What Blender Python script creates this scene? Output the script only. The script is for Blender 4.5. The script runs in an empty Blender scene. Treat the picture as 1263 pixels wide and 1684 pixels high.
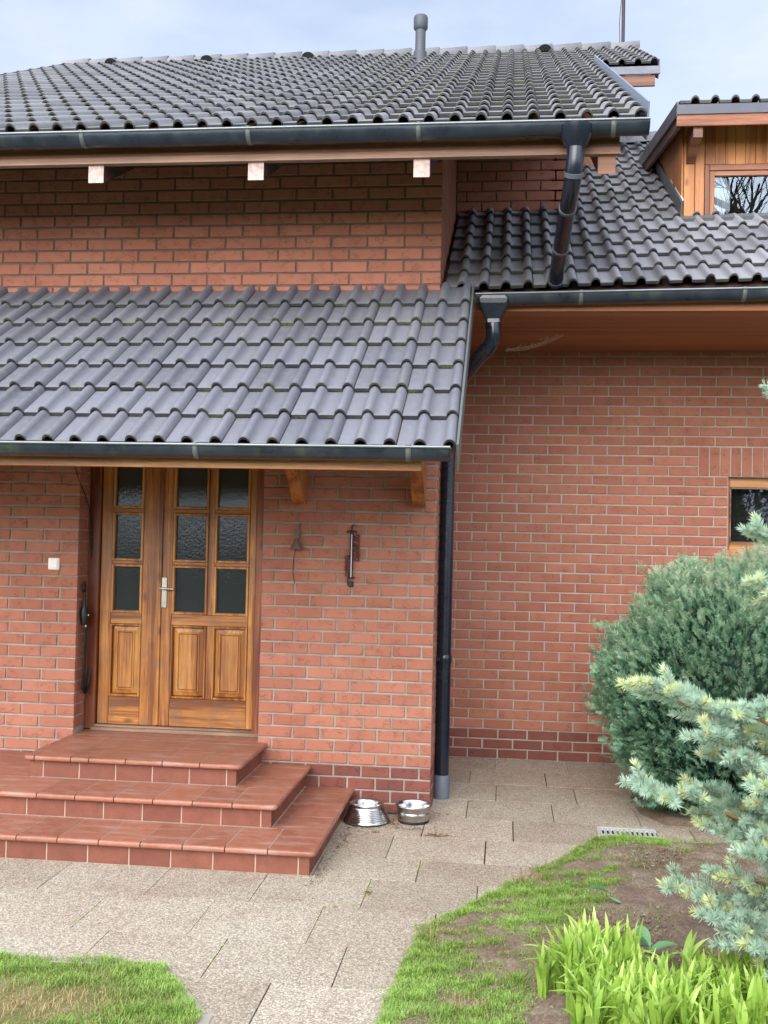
import bpy, bmesh, math, random
import numpy as np
from mathutils import Vector, Matrix
random.seed(7); rng = np.random.default_rng(7)
S = bpy.context.scene
COL = S.collection

# ------------------------------------------------------------------ camera
cam_d = bpy.data.cameras.new("camera"); cam = bpy.data.objects.new("camera", cam_d); COL.objects.link(cam)
FW = Vector((-0.11475582, 0.9930975, 0.02425807)); RT = Vector((0.99322039, 0.11424543, 0.02147628)); UP = Vector((-0.01855667, -0.02655814, 0.99947502))
M = Matrix((RT, UP, -FW)).transposed().to_4x4(); M.translation = Vector((0.47377542, -7.12914055, 1.84233756))
cam.matrix_world = M
cam_d.sensor_fit = 'HORIZONTAL'; cam_d.sensor_width = 36.0; cam_d.lens = 1733.06 / 1263 * 36
cam_d.clip_start = 0.05; cam_d.clip_end = 2000
S.camera = cam
# ------------------------------------------------------------------ world: bright thin overcast
SUN_EL, SUN_ROT = math.radians(27), math.radians(192)
w = bpy.data.worlds.new("World"); S.world = w; w.use_nodes = True
nt = w.node_tree; nt.nodes.clear()
def N(nt, t, **k):
    n = nt.nodes.new(t)
    for a, b in k.items():
        if a in n.inputs.keys() if isinstance(a, str) else False: n.inputs[a].default_value = b
        else: setattr(n, a, b)
    return n
sky = N(nt, 'ShaderNodeTexSky'); sky.sky_type = 'NISHITA'; sky.sun_disc = False
sky.sun_elevation = SUN_EL; sky.sun_rotation = SUN_ROT; sky.air_density = 1.0; sky.dust_density = 2.2; sky.ozone_density = 1.0
tc = N(nt, 'ShaderNodeTexCoord'); mp = N(nt, 'ShaderNodeMapping'); mp.inputs['Scale'].default_value = (1.6, 1.6, 4.5)
no = N(nt, 'ShaderNodeTexNoise'); no.inputs['Scale'].default_value = 1.6; no.inputs['Detail'].default_value = 6; no.inputs['Roughness'].default_value = 0.55
rp = N(nt, 'ShaderNodeMapRange'); rp.inputs['From Min'].default_value = 0.36; rp.inputs['From Max'].default_value = 0.68
rp.inputs['To Min'].default_value = 0.45; rp.inputs['To Max'].default_value = 0.96
mx = N(nt, 'ShaderNodeMix'); mx.data_type = 'RGBA'
# cloud layer, brighter towards the veiled sun
SD = (math.sin(SUN_ROT) * math.cos(SUN_EL), math.cos(SUN_ROT) * math.cos(SUN_EL), math.sin(SUN_EL))
dt = N(nt, 'ShaderNodeVectorMath'); dt.operation = 'DOT_PRODUCT'; dt.inputs[1].default_value = SD
gr = N(nt, 'ShaderNodeMapRange'); gr.inputs['From Min'].default_value = -0.1; gr.inputs['From Max'].default_value = 1.0; gr.inputs['To Min'].default_value = 1.0; gr.inputs['To Max'].default_value = 5.0
cm = N(nt, 'ShaderNodeVectorMath'); cm.operation = 'SCALE'; cm.inputs[0].default_value = (4.6, 5.05, 6.0)
bg = N(nt, 'ShaderNodeBackground'); bg.inputs['Strength'].default_value = 0.1
ou = N(nt, 'ShaderNodeOutputWorld')
L = nt.links.new
L(tc.outputs['Generated'], dt.inputs[0]); L(dt.outputs['Value'], gr.inputs['Value']); L(gr.outputs[0], cm.inputs['Scale']); L(cm.outputs[0], mx.inputs['B'])
L(tc.outputs['Generated'], mp.inputs['Vector']); L(mp.outputs[0], no.inputs['Vector']); L(no.outputs['Fac'], rp.inputs['Value'])
L(rp.outputs[0], mx.inputs['Factor']); L(sky.outputs[0], mx.inputs['A']); L(mx.outputs['Result'], bg.inputs['Color']); L(bg.outputs[0], ou.inputs[0])
# ------------------------------------------------------------------ sun, softened by thin cloud
sd = bpy.data.lights.new("sun", 'SUN'); sd.energy = 2.1; sd.angle = math.radians(60); sd.color = (1.0, 0.95, 0.87)
so = bpy.data.objects.new("sun", sd); COL.objects.link(so)
az = SUN_ROT  # sun direction: rotation measured from +Y towards +X
sdir = Vector((math.sin(az) * math.cos(SUN_EL), math.cos(az) * math.cos(SUN_EL), math.sin(SUN_EL)))
so.rotation_euler = sdir.to_track_quat('Z', 'Y').to_euler(); so.location = (0, 0, 30)
S.view_settings.view_transform = 'Standard'; S.view_settings.look = 'None'; S.view_settings.gamma = 1; S.view_settings.exposure = 1.02

# ------------------------------------------------------------------ material helpers
def srgb(r, g, b):
    f = lambda c: (c / 255 / 12.92) if c / 255 <= 0.04045 else ((c / 255 + 0.055) / 1.055) ** 2.4
    return (f(r), f(g), f(b), 1)
class MT:
    def __init__(s, name, rough=0.6, spec=0.5, metal=0.0):
        s.m = bpy.data.materials.new(name); s.m.use_nodes = True; s.nt = s.m.node_tree
        s.b = s.nt.nodes['Principled BSDF']; s.b.inputs['Roughness'].default_value = rough
        s.b.inputs['Specular IOR Level'].default_value = spec; s.b.inputs['Metallic'].default_value = metal
        s.L = s.nt.links.new
    def n(s, t, **k):
        n = s.nt.nodes.new(t)
        for a, b in k.items():
            setattr(n, a, b)
        return n
    def coord(s, scale=(1, 1, 1), kind='Object'):
        t = s.n('ShaderNodeTexCoord'); m = s.n('ShaderNodeMapping'); m.inputs['Scale'].default_value = scale
        s.L(t.outputs[kind], m.inputs[0]); return m.outputs[0]
    def noise(s, v, scale, detail=4, rough=0.55, dist=0.0):
        n = s.n('ShaderNodeTexNoise'); n.inputs['Scale'].default_value = scale; n.inputs['Detail'].default_value = detail
        n.inputs['Roughness'].default_value = rough; n.inputs['Distortion'].default_value = dist; s.L(v, n.inputs['Vector']); return n.outputs['Fac']
    def voro(s, v, scale, feature='F1', out='Distance', rand=1.0):
        n = s.n('ShaderNodeTexVoronoi'); n.feature = feature; n.inputs['Scale'].default_value = scale; n.inputs['Randomness'].default_value = rand
        s.L(v, n.inputs['Vector']); return n.outputs[out]
    def ramp(s, v, stops, interp='LINEAR'):
        n = s.n('ShaderNodeValToRGB'); n.color_ramp.interpolation = interp
        while len(n.color_ramp.elements) < len(stops): n.color_ramp.elements.new(0.5)
        for e, (p, c) in zip(n.color_ramp.elements, stops):
            e.position = p; e.color = c if len(c) == 4 else (*c, 1)
        s.L(v, n.inputs[0]); return n.outputs[0]
    def rng(s, v, a, b, c, d):
        n = s.n('ShaderNodeMapRange'); 
        for i, x in zip(('From Min', 'From Max', 'To Min', 'To Max'), (a, b, c, d)): n.inputs[i].default_value = x
        s.L(v, n.inputs['Value']); return n.outputs[0]
    def mix(s, f, a, b, blend='MIX'):
        n = s.n('ShaderNodeMix'); n.data_type = 'RGBA'; n.blend_type = blend
        for i, x in (('Factor', f), ('A', a), ('B', b)):
            if isinstance(x, (int, float)): n.inputs[i].default_value = x
            elif isinstance(x, tuple): n.inputs[i].default_value = x
            else: s.L(x, n.inputs[i])
        return n.outputs['Result']
    def math(s, op, a, b=0.0):
        n = s.n('ShaderNodeMath'); n.operation = op
        for i, x in ((0, a), (1, b)):
            if isinstance(x, (int, float)): n.inputs[i].default_value = x
            else: s.L(x, n.inputs[i])
        return n.outputs[0]
    def attr(s, name='rnd'):
        n = s.n('ShaderNodeAttribute'); n.attribute_name = name; return n.outputs['Fac']
    def color(s, c):
        if isinstance(c, tuple): s.b.inputs['Base Color'].default_value = c
        else: s.L(c, s.b.inputs['Base Color'])
        return s
    def rough(s, r): s.L(r, s.b.inputs['Roughness']); return s
    def bump(s, h, strength=0.3, dist=0.01, prev=None):
        n = s.n('ShaderNodeBump'); n.inputs['Strength'].default_value = strength; n.inputs['Distance'].default_value = dist
        s.L(h, n.inputs['Height'])
        if prev is not None: s.L(prev, n.inputs['Normal'])
        s.L(n.outputs[0], s.b.inputs['Normal']); return n.outputs[0]

def mat_brick(name, c0, c1, c2):
    m = MT(name, 0.82, 0.25); v = m.coord(); r = m.attr('rnd')
    base = m.ramp(r, [(0.0, c0), (0.55, c1), (1.0, c2)])
    n1 = m.noise(v, 9, 5); n2 = m.noise(v, 160, 4, 0.7); big = m.noise(v, 1.3, 3)
    c = m.mix(m.rng(n1, 0.3, 0.7, 0, 0.35), base, m.mix(1.0, base, (0.78, 0.72, 0.72, 1), 'MULTIPLY'))
    c = m.mix(m.rng(n2, 0.52, 0.75, 0, 0.45), c, m.mix(1.0, c, (0.55, 0.45, 0.45, 1), 'MULTIPLY'))
    c = m.mix(m.rng(big, 0.4, 0.75, 0.0, 0.22), c, (c1[0] * 1.25, c1[1] * 1.7, c1[2] * 1.9, 1))
    # short creases pressed into the facing, their shade also put into the colour
    vm = m.coord((26, 26, 60)); cr = m.voro(vm, 1.0, 'DISTANCE_TO_EDGE'); msk = m.rng(m.noise(v, 14, 2), 0.50, 0.60, 0, 1)
    crease = m.math('MULTIPLY', m.rng(cr, 0.0, 0.09, 1, 0), msk)
    c = m.mix(m.math('MULTIPLY', crease, 0.55), c, (c1[0] * 0.3, c1[1] * 0.3, c1[2] * 0.3, 1))
    m.color(c)
    h = m.math('ADD', m.math('MULTIPLY', n2, 0.35), m.math('MULTIPLY', crease, -0.9))
    m.bump(h, 0.55, 0.004); return m.m
def mat_mortar(name, c0, c1):
    m = MT(name, 0.95, 0.1); v = m.coord(); n = m.noise(v, 5, 6, 0.7); f = m.noise(v, 300, 3, 0.7)
    m.color(m.mix(m.rng(f, 0.3, 0.7, 0, 0.4), m.ramp(n, [(0.3, c0), (0.7, c1)]), (0.12, 0.11, 0.10, 1))); m.bump(f, 0.5, 0.003); return m.m
def mat_tile(name, c0, c1, rough=0.42, dirt=0.3, moss=0.35):
    m = MT(name, rough, 0.5); v = m.coord(); r = m.attr('rnd')
    base = m.ramp(r, [(0, c0), (1, c1)])
    n = m.noise(v, 3.2, 6, 0.6); f = m.noise(v, 120, 4, 0.7); g = m.noise(v, 26, 5, 0.7)
    c = m.mix(m.rng(g, 0.48, 0.72, 0, dirt), base, srgb(132, 128, 120))
    c = m.mix(m.rng(n, 0.62, 0.78, 0, 0.35), c, srgb(120, 108, 92))
    c = m.mix(m.rng(f, 0.72, 0.78, 0, 0.5), c, srgb(175, 175, 165))
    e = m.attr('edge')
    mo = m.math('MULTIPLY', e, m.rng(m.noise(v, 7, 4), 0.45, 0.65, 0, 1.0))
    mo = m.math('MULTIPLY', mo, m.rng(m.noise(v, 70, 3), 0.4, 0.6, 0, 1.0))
    c = m.mix(m.math('MULTIPLY', e, 0.9), c, srgb(36, 36, 39))  # tile noses coloured near black: step shadow between courses put into the colour
    c = m.mix(m.math('MULTIPLY', mo, moss), c, srgb(82, 92, 40))
    m.color(c); m.rough(m.rng(g, 0.3, 0.7, rough - 0.06, rough + 0.2))
    m.bump(m.math('ADD', m.math('MULTIPLY', f, 0.5), m.math('MULTIPLY', g, 0.5)), 0.35, 0.004); return m.m
def mat_wood(name, dark, mid, light, axis='z', rough=0.35, wear=0.0, scale=1.0, knots=True):
    scale *= .8
    m = MT(name, rough, 0.5); sc = {'z': (34, 34, 1.3), 'x': (1.3, 34, 34), 'y': (34, 1.3, 34)}[axis]
    sc = tuple(x * scale for x in sc); v = m.coord(sc); vo = m.coord()
    big = m.noise(v, 0.35, 4, 0.6, 0.6); fine = m.noise(v, 2.2, 6, 0.75, 0.4)
    mxv = m.math('ADD', m.math('MULTIPLY', big, 0.6), m.math('MULTIPLY', fine, 0.4))
    c = m.ramp(mxv, [(0.38, (dark[0] * .8, dark[1] * .75, dark[2] * .7, 1)), (0.45, dark), (0.51, mid), (0.6, light)])
    if knots:
        sk = {'z': (7, 7, 3.2), 'x': (3.2, 7, 7), 'y': (7, 3.2, 7)}[axis]
        kv = m.voro(m.coord(sk), 1.0); c = m.mix(m.rng(kv, 0.05, 0.16, 0.75, 0), c, (dark[0] * 0.4, dark[1] * 0.35, dark[2] * 0.3, 1))
    c = m.mix(m.rng(m.noise(vo, 3.0, 4), 0.4, 0.75, 0, 0.45), c, dark)
    if wear: 
        c = m.mix(m.math('MULTIPLY', m.rng(fine, 0.45, 0.62, 0, 1), m.rng(m.noise(vo, 6, 4), 0.5, 0.62, 0, wear)), c, srgb(108, 88, 74))
    m.color(c); m.rough(m.rng(fine, 0.3, 0.7, rough, rough + 0.22)); m.bump(fine, 0.25, 0.003); return m.m
def mat_plain(name, c, rough=0.5, metal=0.0, spec=0.5, bump=0.0, bscale=60, var=0.25, vs=8):
    m = MT(name, rough, spec, metal); v = m.coord(); n = m.noise(v, vs, 5, 0.65)
    m.color(m.mix(m.rng(n, 0.3, 0.72, 0, var), c, (c[0] * 0.45, c[1] * 0.45, c[2] * 0.45, 1)))
    m.rough(m.rng(n, 0.3, 0.7, max(0.02, rough - 0.05), rough + 0.12))
    if bump: m.bump(m.noise(v, bscale, 4, 0.7), bump, 0.004)
    return m.m

M_brick = mat_brick("facing_brick", srgb(158, 101, 82), srgb(164, 106, 86), srgb(172, 113, 92))
M_brickD = mat_brick("plinth_brick", srgb(116, 70, 62), srgb(124, 74, 64), srgb(134, 80, 68))
M_mortar = mat_mortar("mortar", srgb(140, 128, 114), srgb(186, 176, 162))
M_mortarB = mat_mortar("pale_mortar", srgb(168, 158, 146), srgb(200, 190, 178))
M_mortarU = mat_mortar("dark_mortar", srgb(104, 84, 74), srgb(128, 106, 92))
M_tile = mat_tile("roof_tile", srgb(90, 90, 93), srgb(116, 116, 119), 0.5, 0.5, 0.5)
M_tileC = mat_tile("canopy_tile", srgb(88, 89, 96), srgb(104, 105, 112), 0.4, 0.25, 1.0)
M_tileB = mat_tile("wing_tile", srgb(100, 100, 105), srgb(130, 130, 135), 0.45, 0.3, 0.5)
M_gut = MT("gutter_paint", 0.28, 0.5)
_v = M_gut.coord(); _n = M_gut.noise(_v, 6, 5, 0.6)
_a = M_gut.rng(M_gut.noise(M_gut.coord((8, 8, 2)), 1.0, 4), 0.56, 0.7, 0, 0.5)
M_gut.color(M_gut.mix(_a, M_gut.ramp(_n, [(0.3, srgb(26, 33, 44)), (0.7, srgb(46, 54, 64))]), srgb(74, 82, 62)))
M_gut.rough(M_gut.rng(_n, 0.3, 0.7, 0.22, 0.42)); M_gut = M_gut.m
M_lip = mat_plain("gutter_lip", srgb(120, 126, 130), 0.35, 0.6, 0.5)
M_pipe = mat_plain("pipe_paint", srgb(24, 30, 44), 0.22, 0, 0.55, var=0.4)
M_sleeve = mat_plain("grey_plastic", srgb(96, 104, 112), 0.5)
M_sheet = mat_plain("sheet_metal", srgb(88, 90, 100), 0.4, 0.15)
M_flue = mat_plain("flue_plastic", srgb(62, 66, 74), 0.5)
M_verge = mat_plain("verge_metal", srgb(128, 136, 152), 0.4, 0.2)
M_flash = mat_plain("flashing", srgb(104, 108, 108), 0.45, 0.3)
W1, W2, W3 = srgb(114, 64, 28), srgb(160, 101, 46), srgb(190, 134, 68)
M_doorV = mat_wood("door_pine_upright", W1, W2, W3, 'z', 0.28, 0.6)
M_doorH = mat_wood("door_pine_rail", W1, W2, W3, 'x', 0.28, 0.95)
M_thresh = mat_wood("weathered_sill_wood", srgb(72, 54, 44), srgb(112, 84, 66), srgb(150, 122, 100), "x", 0.6)
M_doorP = mat_wood("door_pine_panel", srgb(138, 84, 36), srgb(176, 120, 58), srgb(198, 146, 80), 'z', 0.3, 0.3)
M_frame = mat_wood("frame_pine", srgb(98, 48, 24), srgb(140, 76, 36), srgb(164, 96, 48), 'z', 0.3, 0.2)
M_beam = mat_wood("beam_wood", srgb(140, 88, 46), srgb(178, 122, 70), srgb(198, 146, 90), 'x', 0.4)
M_brace = mat_wood("brace_wood", srgb(128, 70, 30), srgb(168, 104, 50), srgb(188, 124, 66), 'z', 0.4)
M_fascia = mat_wood("fascia_wood", srgb(90, 52, 35), srgb(116, 72, 48), srgb(136, 90, 62), 'x', 0.45)
M_strip = mat_wood("strip_wood", srgb(104, 72, 56), srgb(138, 102, 82), srgb(162, 126, 104), 'x', 0.5, knots=False)
M_soffit = mat_wood("soffit_wood", srgb(136, 82, 52), srgb(154, 96, 62), srgb(168, 108, 72), 'x', 0.45)
M_dark = mat_wood("dark_stained_wood", srgb(52, 34, 30), srgb(74, 50, 42), srgb(92, 64, 52), 'y', 0.5)
M_clad = mat_wood("cladding_wood", srgb(140, 84, 40), srgb(172, 108, 54), srgb(190, 128, 68), 'z', 0.38)
M_cladR = mat_wood("dormer_fascia_wood", srgb(116, 66, 44), srgb(146, 92, 66), srgb(170, 116, 84), 'x', 0.4)
M_end = MT("end_grain", 0.8, 0.2); _v = M_end.coord(); _w = M_end.voro(M_end.coord((28, 1, 22)), 1.0, 'DISTANCE_TO_EDGE')
M_end.color(M_end.mix(M_end.rng(_w, 0.0, 0.03, 0.5, 0), M_end.ramp(M_end.noise(_v, 40, 4), [(0.3, srgb(176, 152, 146)), (0.7, srgb(205, 186, 178))]), srgb(130, 104, 96))); M_end = M_end.m
M_terra = MT("terracotta_tread", 0.42, 0.5); _v = M_terra.coord(); _r = M_terra.attr('rnd')
_b = M_terra.ramp(_r, [(0, srgb(132, 78, 56)), (1, srgb(158, 98, 72))]); _n = M_terra.noise(_v, 11, 6, 0.65, 0.5); _f = M_terra.noise(_v, 90, 4, 0.7)
_c = M_terra.mix(M_terra.rng(_n, 0.35, 0.7, 0, 0.75), _b, srgb(160, 114, 96)); _c = M_terra.mix(M_terra.rng(_f, 0.5, 0.75, 0, 0.5), _c, srgb(104, 58, 44))
_s = M_terra.noise(M_terra.coord((2, 9, 9)), 1.6, 5, 0.6); _c = M_terra.mix(M_terra.rng(_s, 0.52, 0.7, 0, 0.5), _c, srgb(172, 148, 140))
M_terra.color(_c); M_terra.rough(M_terra.rng(_n, 0.3, 0.7, 0.3, 0.6)); M_terra.bump(_f, 0.25, 0.002); M_terra = M_terra.m
M_riser = MT("terracotta_riser", 0.55, 0.4); _v = M_riser.coord(); _r = M_riser.attr('rnd')
_b = M_riser.ramp(_r, [(0, srgb(114, 66, 50)), (1, srgb(132, 80, 62))]); _n = M_riser.noise(_v, 14, 5, 0.6); _f = M_riser.noise(_v, 170, 4, 0.8)
_c = M_riser.mix(M_riser.rng(_n, 0.35, 0.7, 0, 0.5), _b, srgb(92, 46, 38)); _c = M_riser.mix(M_riser.rng(_f, 0.5, 0.7, 0, 0.5), _c, srgb(148, 92, 74))
M_riser.color(_c); M_riser.bump(_f, 0.3, 0.002); M_riser = M_riser.m
M_grout = mat_plain("grout", srgb(178, 152, 132), 0.9, bump=0.3, var=0.35)
# washed aggregate slabs
def mat_aggr():
    m = MT("washed_aggregate", 0.8, 0.3); v = m.coord(); r = m.attr('rnd')
    vd = m.noise(v, 60, 2); 
    pc = m.voro(v, 135, 'F1', 'Color'); pd = m.voro(v, 135, 'F1', 'Distance'); sep = m.n('ShaderNodeSeparateColor'); m.L(pc, sep.inputs[0])
    peb = m.ramp(sep.outputs[0], [(0.0, srgb(150, 142, 128)), (0.2, srgb(172, 164, 148)), (0.5, srgb(188, 180, 163)), (0.75, srgb(204, 197, 178)), (0.93, srgb(220, 213, 196)), (1.0, srgb(146, 124, 108))])
    c = m.mix(m.rng(pd, 0.45, 0.72, 0, 0.7), peb, srgb(130, 122, 110))
    t = m.ramp(m.noise(v, 0.9, 4, 0.6), [(0.32, srgb(250, 248, 242)), (0.7, srgb(232, 214, 206))])
    c = m.mix(0.8, c, t, 'MULTIPLY')
    c = m.mix(m.rng(r, 0, 1, 0, 0.6), c, m.mix(1.0, c, srgb(206, 198, 190), 'MULTIPLY'))
    c = m.mix(m.rng(m.noise(v, 3.5, 6, 0.7), 0.54, 0.74, 0, 0.5), c, srgb(132, 116, 100))
    c = m.mix(m.rng(m.noise(v, 14, 4, 0.7), 0.62, 0.72, 0, 0.35), c, srgb(92, 82, 72))
    m.color(c); m.bump(m.math('SUBTRACT', 1.0, pd), 0.4, 0.004); return m.m
M_aggr = mat_aggr()
M_joint = mat_plain("joint_sand", srgb(56, 50, 42), 0.95, bump=0.4)
M_kerb = mat_plain("kerb_concrete", srgb(164, 154, 140), 0.9, bump=0.5, bscale=90, var=0.4)
def mat_soil(name, a, b, c_, moss):
    m = MT(name, 0.95, 0.15); v = m.coord(); n = m.noise(v, 5, 6, 0.7); f = m.noise(v, 70, 5, 0.75)
    c = m.ramp(n, [(0.32, a), (0.52, b), (0.7, c_)]); c = m.mix(m.rng(f, 0.4, 0.7, 0, 0.75), c, (a[0] * 0.45, a[1] * 0.45, a[2] * 0.45, 1))
    c = m.mix(m.rng(m.noise(v, 2.1, 5, 0.7), 0.5, 0.66, 0, moss), c, srgb(92, 104, 50))
    c = m.mix(m.rng(m.voro(v, 60), 0.1, 0.16, 0.35, 0), c, srgb(190, 178, 160))
    m.color(c); m.bump(f, 0.8, 0.012); return m.m
M_soil = mat_soil("bed_soil", srgb(112, 92, 78), srgb(142, 122, 104), srgb(168, 150, 134), 0.35)
M_turf = mat_soil("turf_ground", srgb(116, 106, 70), srgb(140, 128, 86), srgb(160, 142, 108), 0.8)
M_far = mat_soil("far_lawn", srgb(70, 84, 40), srgb(84, 100, 48), srgb(96, 108, 58), 0.8)
def mat_leaf(name, stops, rough=0.5, trans=0.25, spec=0.4, a='rnd'):
    m = MT(name, rough, spec); c = m.ramp(m.attr(a), stops); m.color(c)
    out = m.nt.nodes['Material Output']; tr = m.n('ShaderNodeBsdfTranslucent'); m.L(c, tr.inputs['Color']); ms = m.n('ShaderNodeMixShader'); ms.inputs[0].default_value = trans
    m.L(m.b.outputs[0], ms.inputs[1]); m.L(tr.outputs[0], ms.inputs[2]); m.L(ms.outputs[0], out.inputs['Surface']); return m.m
M_grass = mat_leaf("grass_blade", [(0, srgb(182, 154, 112)), (0.2, srgb(176, 164, 106)), (0.36, srgb(116, 142, 60)), (0.65, srgb(148, 180, 84)), (1, srgb(184, 208, 120))], 0.5, 0.3)
M_lily = mat_leaf("daylily_leaf", [(0, srgb(94, 128, 44)), (0.4, srgb(162, 196, 84)), (1, srgb(218, 236, 138))], 0.42, 0.4)
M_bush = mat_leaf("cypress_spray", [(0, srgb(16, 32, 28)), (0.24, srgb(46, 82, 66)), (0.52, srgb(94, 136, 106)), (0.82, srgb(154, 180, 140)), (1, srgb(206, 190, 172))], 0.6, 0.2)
M_spruce = mat_leaf("spruce_needle", [(0, srgb(120, 136, 92)), (0.3, srgb(160, 188, 162)), (0.65, srgb(196, 218, 200)), (1, srgb(216, 222, 162))], 0.5, 0.25)
M_twig = mat_plain("spruce_twig", srgb(158, 118, 76), 0.8, bump=0.3)
M_bark = mat_plain("bark", srgb(84, 66, 54), 0.9, bump=0.8, bscale=30)
M_steel = MT("brushed_steel", 0.22, 0.5, 1.0); _v = M_steel.coord(); M_steel.color((0.5, 0.49, 0.48, 1)); M_steel.rough(M_steel.rng(M_steel.noise(_v, 14, 5), 0.3, 0.7, 0.14, 0.34)); M_steel = M_steel.m
M_rubber = mat_plain("black_rubber", srgb(18, 18, 20), 0.6)
M_handle = mat_plain("satin_nickel", srgb(176, 172, 164), 0.3, 0.9, var=0.2)
M_iron = mat_plain("wrought_iron", srgb(42, 30, 36), 0.5, 0.2, var=0.4, vs=30)
M_rust = mat_plain("rusted_iron", srgb(98, 52, 50), 0.7, 0.1, var=0.4, vs=40)
M_bell = mat_plain("weathered_bronze", srgb(112, 94, 82), 0.6, 0.3, var=0.5, vs=30)
M_white = mat_plain("white_plastic", srgb(246, 244, 238), 0.4, var=0.05)
M_cord = mat_plain("black_cord", srgb(12, 12, 14), 0.5)
M_glassline = mat_plain("glass_tube", srgb(220, 216, 214), 0.2, var=0.05)
M_grate = mat_plain("galvanised_grate", srgb(190, 188, 180), 0.5, 0.2, var=0.3)
M_black = mat_plain("dark_void", srgb(14, 13, 13), 0.9)
M_room = mat_plain("dim_room", srgb(58, 50, 46), 0.9)
M_curt = mat_plain("curtain", srgb(225, 228, 235), 0.8, var=0.15)
M_stone = mat_plain("pebble", srgb(160, 146, 130), 0.85, bump=0.4, var=0.5, vs=20)
M_litter = mat_plain("dry_litter", srgb(104, 78, 52), 0.9, var=0.5, vs=50)
M_hosta = mat_leaf("broad_leaf", [(0, srgb(70, 120, 70)), (1, srgb(120, 166, 112))], 0.35, 0.2)
def mat_pane(name, refl, bumps, bscale, tint=(0.02, 0.025, 0.03, 1), clear=True):
    m = bpy.data.materials.new(name); m.use_nodes = True; nt = m.node_tree; nt.nodes.clear(); l = nt.links.new
    o = nt.nodes.new('ShaderNodeOutputMaterial'); ms = nt.nodes.new('ShaderNodeMixShader'); g = nt.nodes.new('ShaderNodeBsdfGlossy'); g.inputs['Roughness'].default_value = 0.0
    g.inputs['Color'].default_value = (0.66, 0.77, 0.92, 1)
    if clear: t = nt.nodes.new('ShaderNodeBsdfTransparent'); t.inputs['Color'].default_value = (0.75, 0.78, 0.78, 1)
    else: t = nt.nodes.new('ShaderNodeBsdfPrincipled'); t.inputs['Base Color'].default_value = tint; t.inputs['Roughness'].default_value = 0.6; t.inputs['Specular IOR Level'].default_value = 0.0
    fr = nt.nodes.new('ShaderNodeFresnel'); fr.inputs['IOR'].default_value = 1.52; ad = nt.nodes.new('ShaderNodeMath'); ad.operation = 'ADD'; ad.inputs[1].default_value = refl
    l(fr.outputs[0], ad.inputs[0]); l(ad.outputs[0], ms.inputs[0]); l(t.outputs[0], ms.inputs[1]); l(g.outputs[0], ms.inputs[2]); l(ms.outputs[0], o.inputs[0])
    if bumps:
        tc = nt.nodes.new('ShaderNodeTexCoord'); n = nt.nodes.new('ShaderNodeTexNoise'); n.inputs['Scale'].default_value = bscale; n.inputs['Detail'].default_value = 3
        b = nt.nodes.new('ShaderNodeBump'); b.inputs['Strength'].default_value = bumps; b.inputs['Distance'].default_value = 0.01
        l(tc.outputs['Object'], n.inputs['Vector']); l(n.outputs[0], b.inputs['Height']); l(b.outputs[0], g.inputs['Normal'])
    return m
M_paneD = mat_pane("textured_door_glass", 0.0, 0.07, 55, (0.034, 0.040, 0.042, 1), False)
M_paneW = mat_pane("window_glass", 0.015, 0.0, 10)
M_paneB = mat_pane("dark_window_glass", 0.0, 0.02, 8)

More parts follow.
